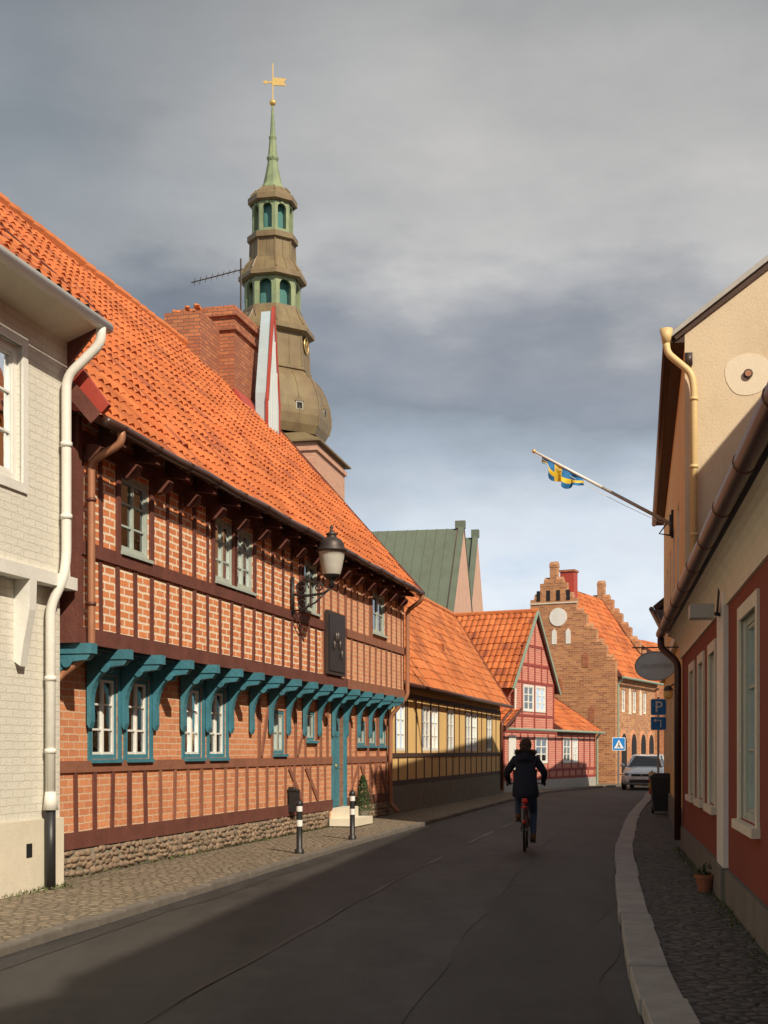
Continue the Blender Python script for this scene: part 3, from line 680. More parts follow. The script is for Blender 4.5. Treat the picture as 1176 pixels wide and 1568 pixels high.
lathe(mb,CX,CY,pr([(34,406),(33,374)]),BRCU,8,rot)
lathe(mb,CX,CY,pr([(33,376),(38,374),(38,366),(34,364)]),BRCU,8,rot)
lathe(mb,CX,CY,pr([(20,366),(20,316)]),TEALGL,8,rot)
lathe(mb,CX,CY,pr([(33,318),(37,316),(37,308),(32,303),(24,294),(18,291)]),BRCU,8,rot)
lathe(mb,CX,CY,pr([(19,293),(19,290),(14,282),(10,262),(7,246)]),VERD,8,rot)
lathe(mb,CX,CY,pr([(7,246),(9,244),(9,241),(7,239),(5,215),(6,210),(4,207),(1.5,160)]),VERD,8,rot)
# raised hips and seams along the eight edges
for prof in ([(84,664),(87,650),(87,640),(85,625),(80,608),(72,592),(63,582)],[(55,570),(53,522)],[(58,508),(50,495),(45,484)],[(47,424),(40,410),(35,404)],[(34,404),(33,376)],[(32,303),(24,294)]):
    for i in range(8):
        a=rot+i*math.pi/4; tube(mb,[(CX+r*k*1.035*math.cos(a),CY+r*k*1.035*math.sin(a),z_(y)) for r,y in prof],.07,BRCU,5)
        a=a+math.pi/8; cf=math.cos(math.pi/8); tube(mb,[(CX+r*k*1.03*cf*math.cos(a),CY+r*k*1.03*cf*math.sin(a),z_(y)) for r,y in prof],.04,BRCU,4)
def lantern(r,y0,y1,mat):
    R0=r*k; z0,z1=z_(y0),z_(y1); pts=[]
    for i in range(8):
        a=rot+i*math.pi/4; pts.append(Vector((CX+R0*math.cos(a),CY+R0*math.sin(a),0)))
    for i in range(8):
        p=pts[i];q=pts[(i+1)%8]; d=(q-p); W=d.length; d.normalize()
        inn=(Vector((CX,CY,0))-(p+q)/2).normalized()
        fr=F((p.x,p.y),0); fr.d=d; fr.n=-inn
        pw=W*.2
        box(mb,fr,-.02,pw,-.25,0,z0,z1,mat); box(mb,fr,W-pw,W+.02,-.25,-.001,z0,z1,mat)
        box(mb,fr,pw,W-pw,-.22,-.004,z0,z0+(z1-z0)*.14,mat)
        ra=(W-2*pw)/2; zc=z1-(z1-z0)*.1-ra
        arcp=[(W/2+ra*math.cos(t),zc+ra*math.sin(t)) for t in [j*math.pi/8 for j in range(9)]]
        prism_o(mb,fr,arcp+[(pw,z1),(W-pw,z1)],-.2,-.003,mat)
        prism_o(mb,fr,[(W/2-.12,z1-.28),(W/2+.12,z1-.28),(W/2+.1,z1),(W/2-.1,z1)],-.1,.06,mat)
lantern(43,484,434,VERD); lantern(31.5,366,316,VERD)
mb.build('copper_spire',ch)
mb=MB()
zt=z_(160)
for yy,r in ((243,.42),(208,.2),(157,.25)): blob(mb,(CX,CY,z_(yy)),r,r,r*.9,GOLD if yy==157 else VERD)
tube(mb,[(CX,CY,zt-.5),(CX,CY,z_(97))],.045,GOLD,6)
zv=z_(126)
for yy in (CY-.03,CY+.03):
    mb.face([(CX-.75,yy,zv+.02),(CX-.45,yy,zv+.18),(CX-.4,yy,zv+.06),(CX,yy,zv+.10),(CX,yy,zv+.36),(CX+1.0,yy,zv+.26),(CX+.82,yy,zv),(CX+1.0,yy,zv-.24),(CX,yy,zv-.22),(CX,yy,zv-.05),(CX-.4,yy,zv-.02),(CX-.45,yy,zv-.14)],GOLD)
mb.build('weathervane',ch)
mb=MB()
zc=z_(533)
for fi in (5,7):
    a=rot+(fi+.5)*math.pi/4; rr=54*k*1.03*math.cos(math.pi/8)+.05
    c=Vector((CX+rr*math.cos(a),CY+rr*math.sin(a),zc)); nrm=Vector((math.cos(a),math.sin(a),0)); tx=Vector((-nrm.y,nrm.x,0))
    ring=[c+tx*.55*math.cos(t)+Vector((0,0,1))*.55*math.sin(t) for t in [i*math.pi/12 for i in range(24)]]
    mb.face(ring,BRCU)
    tube(mb,[p+nrm*.04 for p in ring],.04,GOLD,6,closed=True)
    tube(mb,[c+nrm*.06,c+nrm*.06+tx*.15+Vector((0,0,.38))],.03,GOLD,5); tube(mb,[c+nrm*.06,c+nrm*.06-tx*.26+Vector((0,0,.08))],.03,GOLD,5)
for fi in (5,6,7):
    a=rot+(fi+.5)*math.pi/4; rr=86*k*1.0*math.cos(math.pi/8); c=Vector((CX+rr*math.cos(a),CY+rr*math.sin(a),z_(638))); nrm=Vector((math.cos(a),math.sin(a),0)); fr=F((c.x,c.y),0); fr.n=nrm; fr.d=Vector((-nrm.y,nrm.x,0))
    box(mb,fr,-.28,.28,-.2,.16,z_(644),z_(632),LEAD); box(mb,fr,-.2,.2,.16,.18,z_(643),z_(634),DARK); prism_o(mb,fr,[(-.36,z_(632)),(.36,z_(632)),(0,z_(624))],-.3,.2,BRCU)
mb.build('clock_dials_and_louvres',ch)
# ------------------------------------------------------------ CHURCH NAVE
nv=empty('church_nave',(0,78,0)); mb=MB(); NF=F((4.76,78),11.5)
RP=4.9; zr=14.9; ze=8.6
def copper_roof(fr,r,zr_,ze_,o0,o1):
    for sg in (-1,1):
        mb.face([fr.P(sg*r,o0,ze_),fr.P(sg*r,o1,ze_),fr.P(0,o1,zr_),fr.P(0,o0,zr_)],VERD2)
        n=int((o0-o1)/.6)
        for i in range(n):
            o=o1+(o0-o1)*i/n; tube(mb,[fr.P(sg*r,o,ze_+.02),fr.P(0,o,zr_+.02)],.025,VERD2,4)
copper_roof(NF,RP,zr,ze,-.4,-16)
prism_o(mb,NF,[(-RP-.15,0),(RP+.15,0),(RP+.15,ze-.2),(0,zr+.05),(-RP-.15,ze-.2)],-.4,0,PINKPL)
bar(mb,NF,(-RP-.2,ze-.05),(0,zr+.15),.16,-.3,.04,VERD2); bar(mb,NF,(RP+.2,ze-.05),(0,zr+.15),.16,-.3,.041,VERD2)
box(mb,NF,-.18,.18,-.5,.1,zr,zr+.45,VERD2)
box(mb,NF,-RP,RP,-16,-.4,0,ze,PINKPL)
N2=F((6.3,88),11.5); copper_roof(N2,4.5,16.0,9,-.3,-12); prism_o(mb,N2,[(-4.6,0),(4.6,0),(4.6,9),(0,16.15),(-4.6,9)],-.3,0,PINKPL)
bar(mb,N2,(-4.7,9),(0,16.2),.2,-.3,.05,VERD2); box(mb,N2,-.25,.25,-.4,.1,16,16.5,VERD2)
for o in (-8.5,):
    box(mb,NF,-3.9,-2.2,o-.45,o+.45,10.3,12.0,VERD2); prism_s(mb,NF,[(o-.6,12.0),(o+.6,12.0),(o,12.7)],-4.0,-1.6,VERD)
mb.build('nave_body',nv)
# ------------------------------------------------------------ RIGHT RED HOUSE
R1=F((3.4-.168*12.8,0),9.54,flip=True)
rr=empty('red_plastered_house',(5,8,0)); r1=R1.P
mb=MB(); sc=1/math.cos(math.radians(9.54))
def Yw(y): return y*sc
rws=[(Yw(10.55),Yw(11.85),1.0,2.78),(Yw(14.45),Yw(15.3),1.0,2.72),(Yw(16.2),Yw(17.0),1.0,2.72),(Yw(17.9),Yw(18.7),1.0,2.72),(Yw(7.3),Yw(8.3),1.0,2.78)]
S0=-1.0; RO=-3.3; RH=9.7  # steep high ridge, out of view, shaped to throw shade across the road
wall(mb,R1,0,S0,Yw(20.7),.42,3.6,REDPL,rws,depth=.12,rev=CREAM)
box(mb,R1,S0,Yw(20.7),-.2,.04,.0,.42,GREYPL)
for y in (Yw(20.7),S0): mb.face([r1(y,0,0),r1(y,2*RO,0),r1(y,2*RO,3.6),r1(y,RO,RH-.1),r1(y,0,3.5)],REDPL)
box(mb,R1,Yw(13.05),Yw(13.8),0,.05,.43,3.42,WHITE)
box(mb,R1,Yw(13.0),Yw(13.85),0,.08,.1,.43,GREYPL)
for w in rws:
    for q in ((w[0]-.12,w[0],w[2]-.1,w[3]+.12),(w[1],w[1]+.12,w[2]-.1,w[3]+.12),(w[0],w[1],w[3],w[3]+.12)): box(mb,R1,q[0],q[1],-.02,.025,q[2],q[3],CREAM)
    box(mb,R1,w[0]-.16,w[1]+.16,-.02,.07,w[2]-.1,w[2]-.02,CREAM)
cv=[(0,3.06),(.03,3.06)]+[(.03+.2*(1-math.cos(t)),3.08+.34*math.sin(t)) for t in [i*math.pi/12 for i in range(7)]]+[(0,3.43)]
prism_s(mb,R1,cv,S0,Yw(20.7),CREAM)
mb.build('plaster_walls',rr)
mb=MB()
for w in rws: window(mb,R1,*w,0,GREYG,2,3,depth=.06)
mb.build('windows',rr)
mb=MB()
roof(mb,r1(S0,.25,3.49),r1(Yw(20.8),.25,3.49),r1(S0,RO,RH),r1(Yw(20.8),RO,RH),TILE2,.3,.36,sub=4,under=DKBROWN)
roof(mb,r1(S0,2*RO-.2,3.56),r1(Yw(20.8),2*RO-.2,3.56),r1(S0,RO-.01,RH),r1(Yw(20.8),RO-.01,RH),TILE2,.6,.6,sub=2)
mb.build('tile_roof',rr)
mb=MB()
tube(mb,[r1(S0,.33,3.47)]+[r1(S0+i*.6,.33,3.47) for i in range(1,36)]+[r1(Yw(20.85),.33,3.47)],.075,DKBROWN,14)
for i in range(13):
    s=.5+i*1.6; tube(mb,[r1(s,.33,3.47),r1(s+.02,.33,3.47)],.082,BROWNP,14)
tube(mb,bend([r1(Yw(20.75),.33,3.4),r1(Yw(20.75),.33,3.25),r1(Yw(20.5),.08,3.0),r1(Yw(20.5),.08,.2)],.12),.055,DKBROWN,10)
mb.build('gutter_and_downpipe',rr,smooth=True)
mb=MB(); box(mb,R1,Yw(13.25),Yw(13.55),.12,.36,2.96,3.1,LEAD); tube(mb,[r1(Yw(13.4),.05,3.0),r1(Yw(13.4),.2,3.03)],.02,BLACK,6); tube(mb,[r1(Yw(13.42),.06,3.3),r1(Yw(13.42),.08,3.0)],.012,BLACK,5)
mb.build('wall_light_box',rr)
gt=empty('unseen_shade_townhouse',(4,-9,0)); mb=MB()  # unseen house added behind the camera to shade the near road
wall(mb,R1,0,-18,-1.3,0,6.4,CREAMPL,[(-17+i*3,-15.8+i*3,z,z+1.5) for i in range(5) for z in (1.1,4)])
for y in (-18,-1.3): mb.face([r1(y,0,0),r1(y,-8,0),r1(y,-8,6.4),r1(y,-4,9.8),r1(y,0,6.4)],CREAMPL)
roof(mb,r1(-18.2,.35,6.3),r1(-1.2,.35,6.3),r1(-18.2,-4,9.9),r1(-1.2,-4,9.9),TILE2,.5,.6,sub=3)
roof(mb,r1(-18.2,-8.35,6.3),r1(-1.2,-8.35,6.3),r1(-18.2,-4.01,9.9),r1(-1.2,-4.01,9.9),TILE2,.5,.6,sub=2)
for i in range(5):
    for z in (1.1,4): window(mb,R1,-17+i*3,-15.8+i*3,z,z+1.5,0,WHITE,2,3,curt=False)
mb.build('house_body',gt)
pot=empty('flower_pot',(3.5,13,.1)); mb=MB(); CLAY=simple('terracotta',(.28,.10,.05),.8)
c=r1(Yw(13.95),.16,0); lathe(mb,c.x,c.y,[(0,.09),(.07,.09),(.10,.24),(.115,.24),(.115,.28),(.09,.28),(.08,.24),(0,.24)],CLAY,16)
LEAF=simple('leaf',(.05,.09,.03),.7)
for i in range(90):
    a=random.random()*6.28; r=random.random()*.10; z=.26+random.random()*.13; b=Vector((c.x+r*math.cos(a),c.y+r*math.sin(a),z)); v=Vector((random.uniform(-1,1),random.uniform(-1,1),random.uniform(0,1)))*.035; w=v.cross(Vector((0,0,1)))*.45
    mb.face([b-v,b+w,b+v,b-w],LEAF)
mb.build('pot_and_leaves',pot)
# ------------------------------------------------------------ RIGHT CREAM TALL HOUSE
C1=F((4.93,21.4),11.0,flip=True); cc=empty('cream_plastered_house',(8,28,0)); c1=C1.P
mb=MB(); RW=-3.0; RZ=10.75
for y in (0,17.5): mb.face([c1(y,0,0),c1(y,2*RW,0),c1(y,2*RW,8.5),c1(y,RW,RZ-.1),c1(y,0,8.5)],CREAMPL,[(0,0),(6,0),(6,8.5),(3,RZ),(0,8.5)])
cw=[(s,s+1.1,z,z+1.7) for s in (3,6,9,12,15) for z in (1.2,4.6)]
wall(mb,C1,0,0,17.5,0,8.45,YELPL,cw,rev=CREAM)
box(mb,C1,0.01,17.5,0,.05,0,.6,GREYPL); box(mb,C1,0.01,17.5,0,.10,3.6,3.8,CREAM)
mb.face([c1(0,2*RW,0),c1(17.5,2*RW,0),c1(17.5,2*RW,8.5),c1(0,2*RW,8.5)],CREAMPL)
mb.build('plaster_walls',cc)
mb=MB()
for w in cw: window(mb,C1,*w,0,WHITE,2,3,curt=False)
mb.build('windows',cc)
mb=MB()
roof(mb,c1(-.05,.2,8.42),c1(17.7,.2,8.42),c1(-.05,RW,RZ),c1(17.7,RW,RZ),TILE2,.3,.36,sub=3,under=TIMB_Y)
roof(mb,c1(-.05,2*RW-.2,8.42),c1(17.7,2*RW-.2,8.42),c1(-.05,RW-.01,RZ),c1(17.7,RW-.01,RZ),TILE2,.5,.5,sub=3,under=TIMB_Y)
prism_s(mb,C1,[(.26,8.34),(.26,8.42),(RW,RZ+.14),(RW,RZ+.02)],-.12,-.03,LEAD)
prism_s(mb,C1,[(.0,8.3),(.22,8.30),(.22,8.40),(0,8.52)],.0,17.7,TIMB_Y)
mb.build('roof',cc)
mb=MB()
tube(mb,[c1(-.1,.28,8.34),c1(17.7,.28,8.34)],.07,DKBROWN,10)
tube(mb,[c1(-.1,.30,8.50),c1(-.1,.30,8.25)],[.11,.06],YELP,12)
tube(mb,bend([c1(-.1,.30,8.3),c1(-.12,.28,8.1),c1(-.14,-.10,7.75),c1(-.14,-.14,7.5),c1(-.14,-.14,3.7)],.14),.058,YELP,12)
for z in (7.3,6.2,5.1): tube(mb,[c1(-.14,-.14,z),c1(-.14,-.14,z+.05)],.07,YELP,12)
box(mb,C1,-.1,-.01,-.12,.0,7.9,8.1,IRON)
mb.build('gutter_and_downpipe',cc,smooth=True)
mb=MB()
def circ(r,n=24,j=0): return [(-1.0+r*math.cos(i*2*math.pi/n)*(1+j*math.sin(i*.8)),7.72+r*math.sin(i*2*math.pi/n)*(1+j*math.cos(i*.55))) for i in range(n)]
prism_s(mb,C1,circ(.36,24,.06),-.008,-.002,PATCHPL); prism_s(mb,C1,circ(.075),-.05,-.009,IRON); prism_s(mb,C1,circ(.05),-.07,-.051,COPPERP)
mb.build('wall_anchor_plate',cc)
fp=empty('flagpole_with_flag',c1(6.9,0,6.5)); mb=MB()
A=c1(6.9,.05,6.5); Bp=c1(6.9,3.0,8.2)
tube(mb,[A,A.lerp(Bp,.5)],[.04,.035],LEAD,10); tube(mb,[A.lerp(Bp,.5),Bp],[.034,.026],WHITE,10); blob(mb,Bp,.05,.05,.045,GOLD)
tube(mb,[A-Vector((0,0,.25)),A+Vector((0,0,.2))],.04,BLACK,8); box(mb,C1,6.85,6.95,0.001,.05,6.2,6.8,BLACK)
tube(mb,[A.lerp(Bp,.03)+Vector((0,0,-.03)),c1(6.9,.3,6.3),c1(6.9,.05,6.25)],.02,BLACK,6)
tube(mb,[A.lerp(Bp,t)+Vector((0,0,-.06-.08*math.sin(math.pi*t))) for t in [i/10 for i in range(11)]],.005,WHITE,4)
mb.build('pole',fp,smooth=True)
BLUE=simple('flag_blue',(.02,.17,.42),.8); YEL=simple('flag_yellow',(.8,.56,.04),.8)
mb=MB(); rows=[];nn=26;mm=12
for j in range(mm+1):
    row=[]
    for i in range(nn+1):
        a=i/nn; b=j/mm
        p=A.lerp(Bp,.94-.3*a)
        drop=b*(.15+.26*math.sin(math.pi*min(1,a*1.05)))+.02
        fold=Vector((0,1,0))*(.10*math.sin(a*17+b*3)*b)
        row.append(p+Vector((.05*math.sin(a*21)*b,0,-drop+.03*math.sin(a*19)*b))+fold)
    rows.append(row)
for j in range(mm):
    for i in range(nn):
        y=(8<=i<=12) or (6<=j<=8)
        mb.face([rows[j][i],rows[j][i+1],rows[j+1][i+1],rows[j+1][i]],YEL if y else BLUE)
mb.build('flag',fp,smooth=True)
os_=empty('oval_hanging_sign',c1(.4,.35,3.0)); mb=MB(); SGN=M('sign_grey',(.52,.55,.55),.08,6,.5,.05,20)
sy=.3; oc=.47; poly=[(oc+.33*math.cos(i*math.pi/16),3.02+.24*math.sin(i*math.pi/16)) for i in range(32)]
prism_s(mb,C1,poly,sy,sy+.04,SGN)
tube(mb,[c1(sy-.005,o,z) for o,z in poly],.010,LEAD,6,closed=True)
tube(mb,[c1(sy+.02,0,3.33),c1(sy+.02,.85,3.33)],.012,IRON,6)
for o in (.25,.69): tube(mb,[c1(sy+.02,o,3.33),c1(sy+.02,o,3.2)],.008,IRON,5)
mb.build('board',os_)
q=c1(sy-.01,oc,3.02); text('SALONGEN',.10,q,(math.radians(90),0,math.radians(-11)),LEAD,'lettering',os_)
gl=empty('wall_globe_lamp',c1(2,.3,2.7)); mb=MB(); GLB=simple('warm_globe',(.75,.55,.22),.3)
q=c1(2.0,.22,2.62); blob(mb,q,.09,.09,.1,GLB); tube(mb,[c1(2,.0,2.75),c1(2,.12,2.8),c1(2,.22,2.74)],.015,IRON,6); lathe(mb,q.x,q.y,[(.1,2.69),(.05,2.76),(0,2.78)],IRON,10)
mb.build('globe_and_arm',gl,smooth=True)
C3=F((8.45,39.3),14.5,flip=True); c3=C3.P; tt=empty('tall_plastered_house',(11,45,0)); mb=MB()
tw_=[(s,s+1,z,z+1.5) for s in (1,3.2,5.4,7.6) for z in (1.1,3.8)]
wall(mb,C3,0,0,10.5,0,6.0,CREAMPL,tw_)
for y in (0,10.5): mb.face([c3(y,0,0),c3(y,-6,0),c3(y,-6,6),c3(y,-3,8.5),c3(y,0,6)],CREAMPL)
for w in tw_: window(mb,C3,*w,0,WHITE,2,3,curt=False)
roof(mb,c3(-.2,.3,5.9),c3(10.7,.3,5.9),c3(-.2,-3,8.6),c3(10.7,-3,8.6),TILE2,.3,.36,sub=3,under=TIMB_Y)
tube(mb,[c3(-.2,.38,5.86),c3(10.7,.38,5.86)],.08,DKBROWN,8)
prism_s(mb,C3,[(.01,5.3),(.3,5.84),(.01,5.84)],-.2,2.2,DKBROWN)
mb.build('house_body',tt)
# ------------------------------------------------------------ GROUND / ROAD
mb=MB(); G=600
mb.face([(-G,-G,-.03),(G,-G,-.03),(G,G,-.03),(-G,G,-.03)],GROUND); mb.build('ground')
Lk=[(-7,-10),(-5.0,0),(-3.0,10.1),(-2.52,12.3),(-1.5,17.3),(-.3,22.9),(1.0,28.6),(3.2,38),(4.95,45),(6.2,49.5),(8.3,54.5),(10.6,59),(13.6,65),(20,78),(30,95)]
Rk=[(-.7,-10),(.55,0),(1.52,7.66),(1.86,10),(2.3,12.8),(3.33,18.8),(4.12,22.9),(6.03,32),(7.9,40),(10.0,49),(12.7,56),(15.8,62),(24,78),(34,93)]
def catm(p,n=8):
    out=[]; p=[Vector((a,b,0)) for a,b in p]; q=[2*p[0]-p[1]]+p+[2*p[-1]-p[-2]]
    for i in range(1,len(q)-2):
        for k in range(n):
            t=k/n; a,b,c,d=q[i-1],q[i],q[i+1],q[i+2]
            out.append(.5*((2*b)+(c-a)*t+(2*a-5*b+4*c-d)*t*t+(-a+3*b-3*c+d)*t**3))
    out.append(p[-1]); return out
Lc=catm(Lk);Rc=catm(Rk)
def off(p,d):
    out=[]
    for i,a in enumerate(p):
        t=(p[min(i+1,len(p)-1)]-p[max(i-1,0)]).normalized(); out.append(a+Vector((t.y,-t.x,0))*d)
    return out
mb=MB(); mb.face([(v.x,v.y,0) for v in Lc]+[(v.x,v.y,0) for v in reversed(Rc)],ASPH); mb.build('asphalt_road')
def atY(p,y):
    for i in range(len(p)-1):
        if p[i].y<=y<=p[i+1].y:
            t=(y-p[i].y)/(p[i+1].y-p[i].y+1e-9); return p[i].x+(p[i+1].x-p[i].x)*t
    return p[-1].x
def lane(f0,f1,y0,y1,z,mat,name,wob=.05):
    a=[];b=[];n=int((y1-y0)/.4)
    for i in range(n+1):
        y=y0+(y1-y0)*i/n; l=atY(Lc,y);r=atY(Rc,y)
        a.append((l+(r-l)*f0+wob*mnoise.noise(Vector((y*.7,f0*9,0))),y,z)); b.append((l+(r-l)*f1+wob*mnoise.noise(Vector((y*.7,f1*9,5))),y,z))
    mb=MB(); mb.grid([a,b],mat); return mb.build(name,recalc=False)
lane(.42,.72,2,26,.004,ASPH2,'road_patch'); lane(.72,.97,5,15,.0042,ASPH4,'road_patch.001',.25)
lane(.409,.415,2,34,.008,ASPH3,'tar_joint',.07)
lane(.03,.06,3,48,.004,ASPH4,'gutter_strip',.1)
def kerb(p,side,w,z,mat,name,ln):
    mb=MB(); o=off(p,side*w)
    acc=[0]
    for i in range(len(p)-1): acc.append(acc[-1]+(p[i+1]-p[i]).length)
    def at(pp,s):
        i=max(0,min(len(acc)-2,bisect.bisect(acc,s)-1)); t=(s-acc[i])/(acc[i+1]-acc[i]); return pp[i].lerp(pp[i+1],t)
    s=0
    while s<acc[-1]-ln*1.3:
        l=ln*random.uniform(.75,1.25); g=.018; h=z+random.uniform(-.008,.008); sft=random.uniform(-.012,.012)
        ns=3
        A_=[at(p,s+g+(l-2*g)*i/ns) for i in range(ns+1)]; B2=[at(o,s+g+(l-2*g)*i/ns) for i in range(ns+1)]
        ring=A_+B2[::-1]; cen=sum(ring,Vector())/len(ring)
        v=[(q.x+sft,q.y,-.02) for q in ring]; t=[(q.x+sft,q.y,h) for q in ring]
        t2=[(q[0]+(cen.x-q[0])*.06,q[1]+(cen.y-q[1])*.04,h+.014) for q in t]
        mb.face(t2,mat)
        for i in range(len(ring)): j=(i+1)%len(ring); mb.face([v[i],v[j],t[j],t[i]],mat); mb.face([t[i],t[j],t2[j],t2[i]],mat)
        s+=l
    mb.build(name)
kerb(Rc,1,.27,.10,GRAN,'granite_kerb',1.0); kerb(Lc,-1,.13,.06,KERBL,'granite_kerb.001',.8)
ro=off(Rc,.26); lo=off(Lc,-.12)
mb=MB()
for i in range(len(ro)-1):
    a,b=ro[i],ro[i+1]; mb.face([(a.x,a.y,.092),(b.x,b.y,.092),(b.x+8,b.y-1,.092),(a.x+8,a.y-1,.092)],COBR)
mb.build('setts_pavement',recalc=False)
mb=MB()
for i in range(len(lo)-1):
    a,b=lo[i],lo[i+1]; mb.face([(a.x,a.y,.06),(b.x,b.y,.06),(b.x-6,b.y+1.5,.10),(a.x-6,a.y+1.5,.10)],COBL)
mb.build('cobbled_pavement',recalc=False)
mb=MB(); WEED=simple('weeds',(.09,.11,.03),.8)
for i in range(1100):
    if i<380: s=-random.random()**1.5*6-.3; b=P(s,-.05+random.random()**2*.22,.09)
    elif i<640: s=random.random()*11; b=P(s,-.36+random.random()**2*.15,.09)
    else:
        y=8+random.random()*12; b=r1(Yw(y),.06+random.random()**2*.14,.09)
    h=random.uniform(.015,.06); d=Vector((random.uniform(-1,1),random.uniform(-1,1),0))*.03; w=Vector((-d.y,d.x,0))*.35
    mb.face([b-w,b+w,b+d+Vector((0,0,h))],WEED)
mb.build('weeds',recalc=False)
# ------------------------------------------------------------ STREET FURNITURE
def bollard(x,y,h,name):
    e=empty(name,(x,y,.07)); mb=MB()
    lathe(mb,x,y,[(.07,.05),(.07,.12),(.045,.14),(.045,.07+h*.5)],BLACK,14); lathe(mb,x,y,[(.047,.07+h*.5),(.047,.07+h*.62)],WHITE,14)
    lathe(mb,x,y,[(.045,.07+h*.62),(.045,.07+h*.78)],BLACK,14); lathe(mb,x,y,[(.047,.07+h*.78),(.047,.07+h*.88)],WHITE,14)
    lathe(mb,x,y,[(.045,.07+h*.88),(.055,.07+h*.89),(.055,.07+h*.93),(.04,.07+h*.98),(0,.07+h)],BLACK,14); mb.build('post',e,smooth=True)
bollard(-1.27,19.6,.8,'bollard'); bollard(-.55,22.7,.85,'bollard.001')
sh=empty('potted_conifer_shrub',P(12.95,-.15,.1)); mb=MB(); q=P(13.0,-.12,0)
lathe(mb,q.x,q.y,[(0,.09),(.13,.09),(.16,.35),(.13,.34),(0,.33)],STONEW,12)
CON=simple('conifer_leaf',(.065,.12,.04),.8); CON2=simple('conifer_leaf_dark',(.02,.04,.018),.8)
for i in range(1800):
    t=random.random(); z=.33+t*.74; r=(.25*(1-t)**.8+.015)*random.uniform(.5,1.1)*(1+.2*math.sin(i)); a=random.random()*6.28
    b=Vector((q.x+r*math.cos(a),q.y+r*math.sin(a),z)); v=Vector((math.cos(a)*.4+random.uniform(-.4,.4),math.sin(a)*.4+random.uniform(-.4,.4),random.uniform(.3,1)))*.045; w=Vector((-math.sin(a),math.cos(a),random.uniform(-.4,.4)))*.014
    mb.face([b-w,b+w,b+v],CON if random.random()<.65 else CON2)
mb.build('pot_and_foliage',sh,recalc=False)
SB=simple('sign_blue',(.01,.20,.58),.4); SW=simple('sign_white',(.8,.8,.8),.4); GALV=simple('galvanised',(.3,.31,.32),.4,.6)
def rbox(cx,z0,z1,w,y,mat,mb,r=.04,th=.02):
    pts=[]
    for (sx,sz,a0) in ((1,1,0),(-1,1,90),(-1,-1,180),(1,-1,270)):
        for k in range(5):
            a=math.radians(a0+k*22.5); pts.append((cx+sx*(w/2-r)+r*math.cos(a),(z0+z1)/2+sz*((z1-z0)/2-r)+r*math.sin(a)))
    A=[(x,y,z) for x,z in pts];B=[(x,y+th,z) for x,z in pts]; mb.face(A,mat);mb.face(B,mat)
    for i in range(len(A)): j=(i+1)%len(A); mb.face([A[i],A[j],B[j],B[i]],mat)
ps=empty('parking_sign',(7.38,35,.1)); mb=MB(); X=7.36
tube(mb,[(X,35.04,.09),(X,35.04,3.05)],.03,GALV,10)
rbox(X,2.56,3.0,.42,35,SW,mb); rbox(X,2.575,2.985,.39,34.995,SB,mb,.035,.01)
rbox(X,2.16,2.52,.42,35,SW,mb); rbox(X,2.175,2.505,.39,34.995,SB,mb,.035,.01)
tube(mb,[(X+.06,34.99,2.24),(X+.06,34.99,2.42),(X-.08,34.99,2.42)],.018,SW,4); mb.face([(X-.07,34.985,2.47),(X-.07,34.985,2.37),(X-.14,34.985,2.42)],SW)
mb.build('post_and_plates',ps); text('P',.42,(X,34.992,2.77),(math.radians(90),0,0),SW,'letter_p',ps,.004)
cs=empty('pedestrian_crossing_sign',(10.75,59.5,.1)); mb=MB(); X=10.72;Yy=59.6
tube(mb,[(X,Yy+.05,.05),(X,Yy+.05,2.25)],.035,GALV,8); rbox(X,1.62,2.22,.6,Yy,SW,mb); rbox(X,1.645,2.195,.55,Yy-.006,SB,mb)
mb.face([(X-.22,Yy-.01,1.72),(X+.22,Yy-.01,1.72),(X,Yy-.01,2.12)],SW)
tube(mb,[(X,Yy-.013,2.0),(X,Yy-.013,1.88),(X-.06,Yy-.013,1.76)],.018,BLACK,5); tube(mb,[(X,Yy-.014,1.88),(X+.06,Yy-.014,1.76)],.018,BLACK,5)
mb.build('post_and_plate',cs)
hm=empty('hazard_marker_post',(8.3,40,.1)); mb=MB(); X,Yy=8.25,40.2; HR=simple('signal_red',(.6,.05,.03),.4); HY=simple('signal_yellow',(.8,.5,.03),.4)
tube(mb,[(X,Yy,.09),(X,Yy,1.0)],.03,GALV,8)
for i in range(4): rbox(X,.28+i*.17,.28+i*.17+.165,.2,Yy-.05,[HR,HY,HR,HY][i],mb,.01)
mb.build('striped_marker',hm)
bn=empty('wheeled_bin',(6.8,31,.1)); mb=MB(); X,Yy=6.68,31.4; BF2=F((X,Yy),8)
pts=[]
for z,w in ((.16,.2),(.95,.27)): pts.append([BF2.P(-w*1.1,-w,z),BF2.P(w*1.1,-w,z),BF2.P(w*1.1,w,z),BF2.P(-w*1.1,w,z)])
mb.grid(pts,BLACK,closed=True); box(mb,BF2,-.32,.32,-.3,.3,.95,1.0,BLACK); prism_s(mb,BF2,[(-.29,1.001),(.29,1.001),(.2,1.07),(-.2,1.07)],-.3,.3,BLACK)
for o in (-.2,.2): tube(mb,[BF2.P(.22,o-.03,.19),BF2.P(.22,o+.03,.19)],.1,BLACK,12)
mb.build('bin_body',bn)
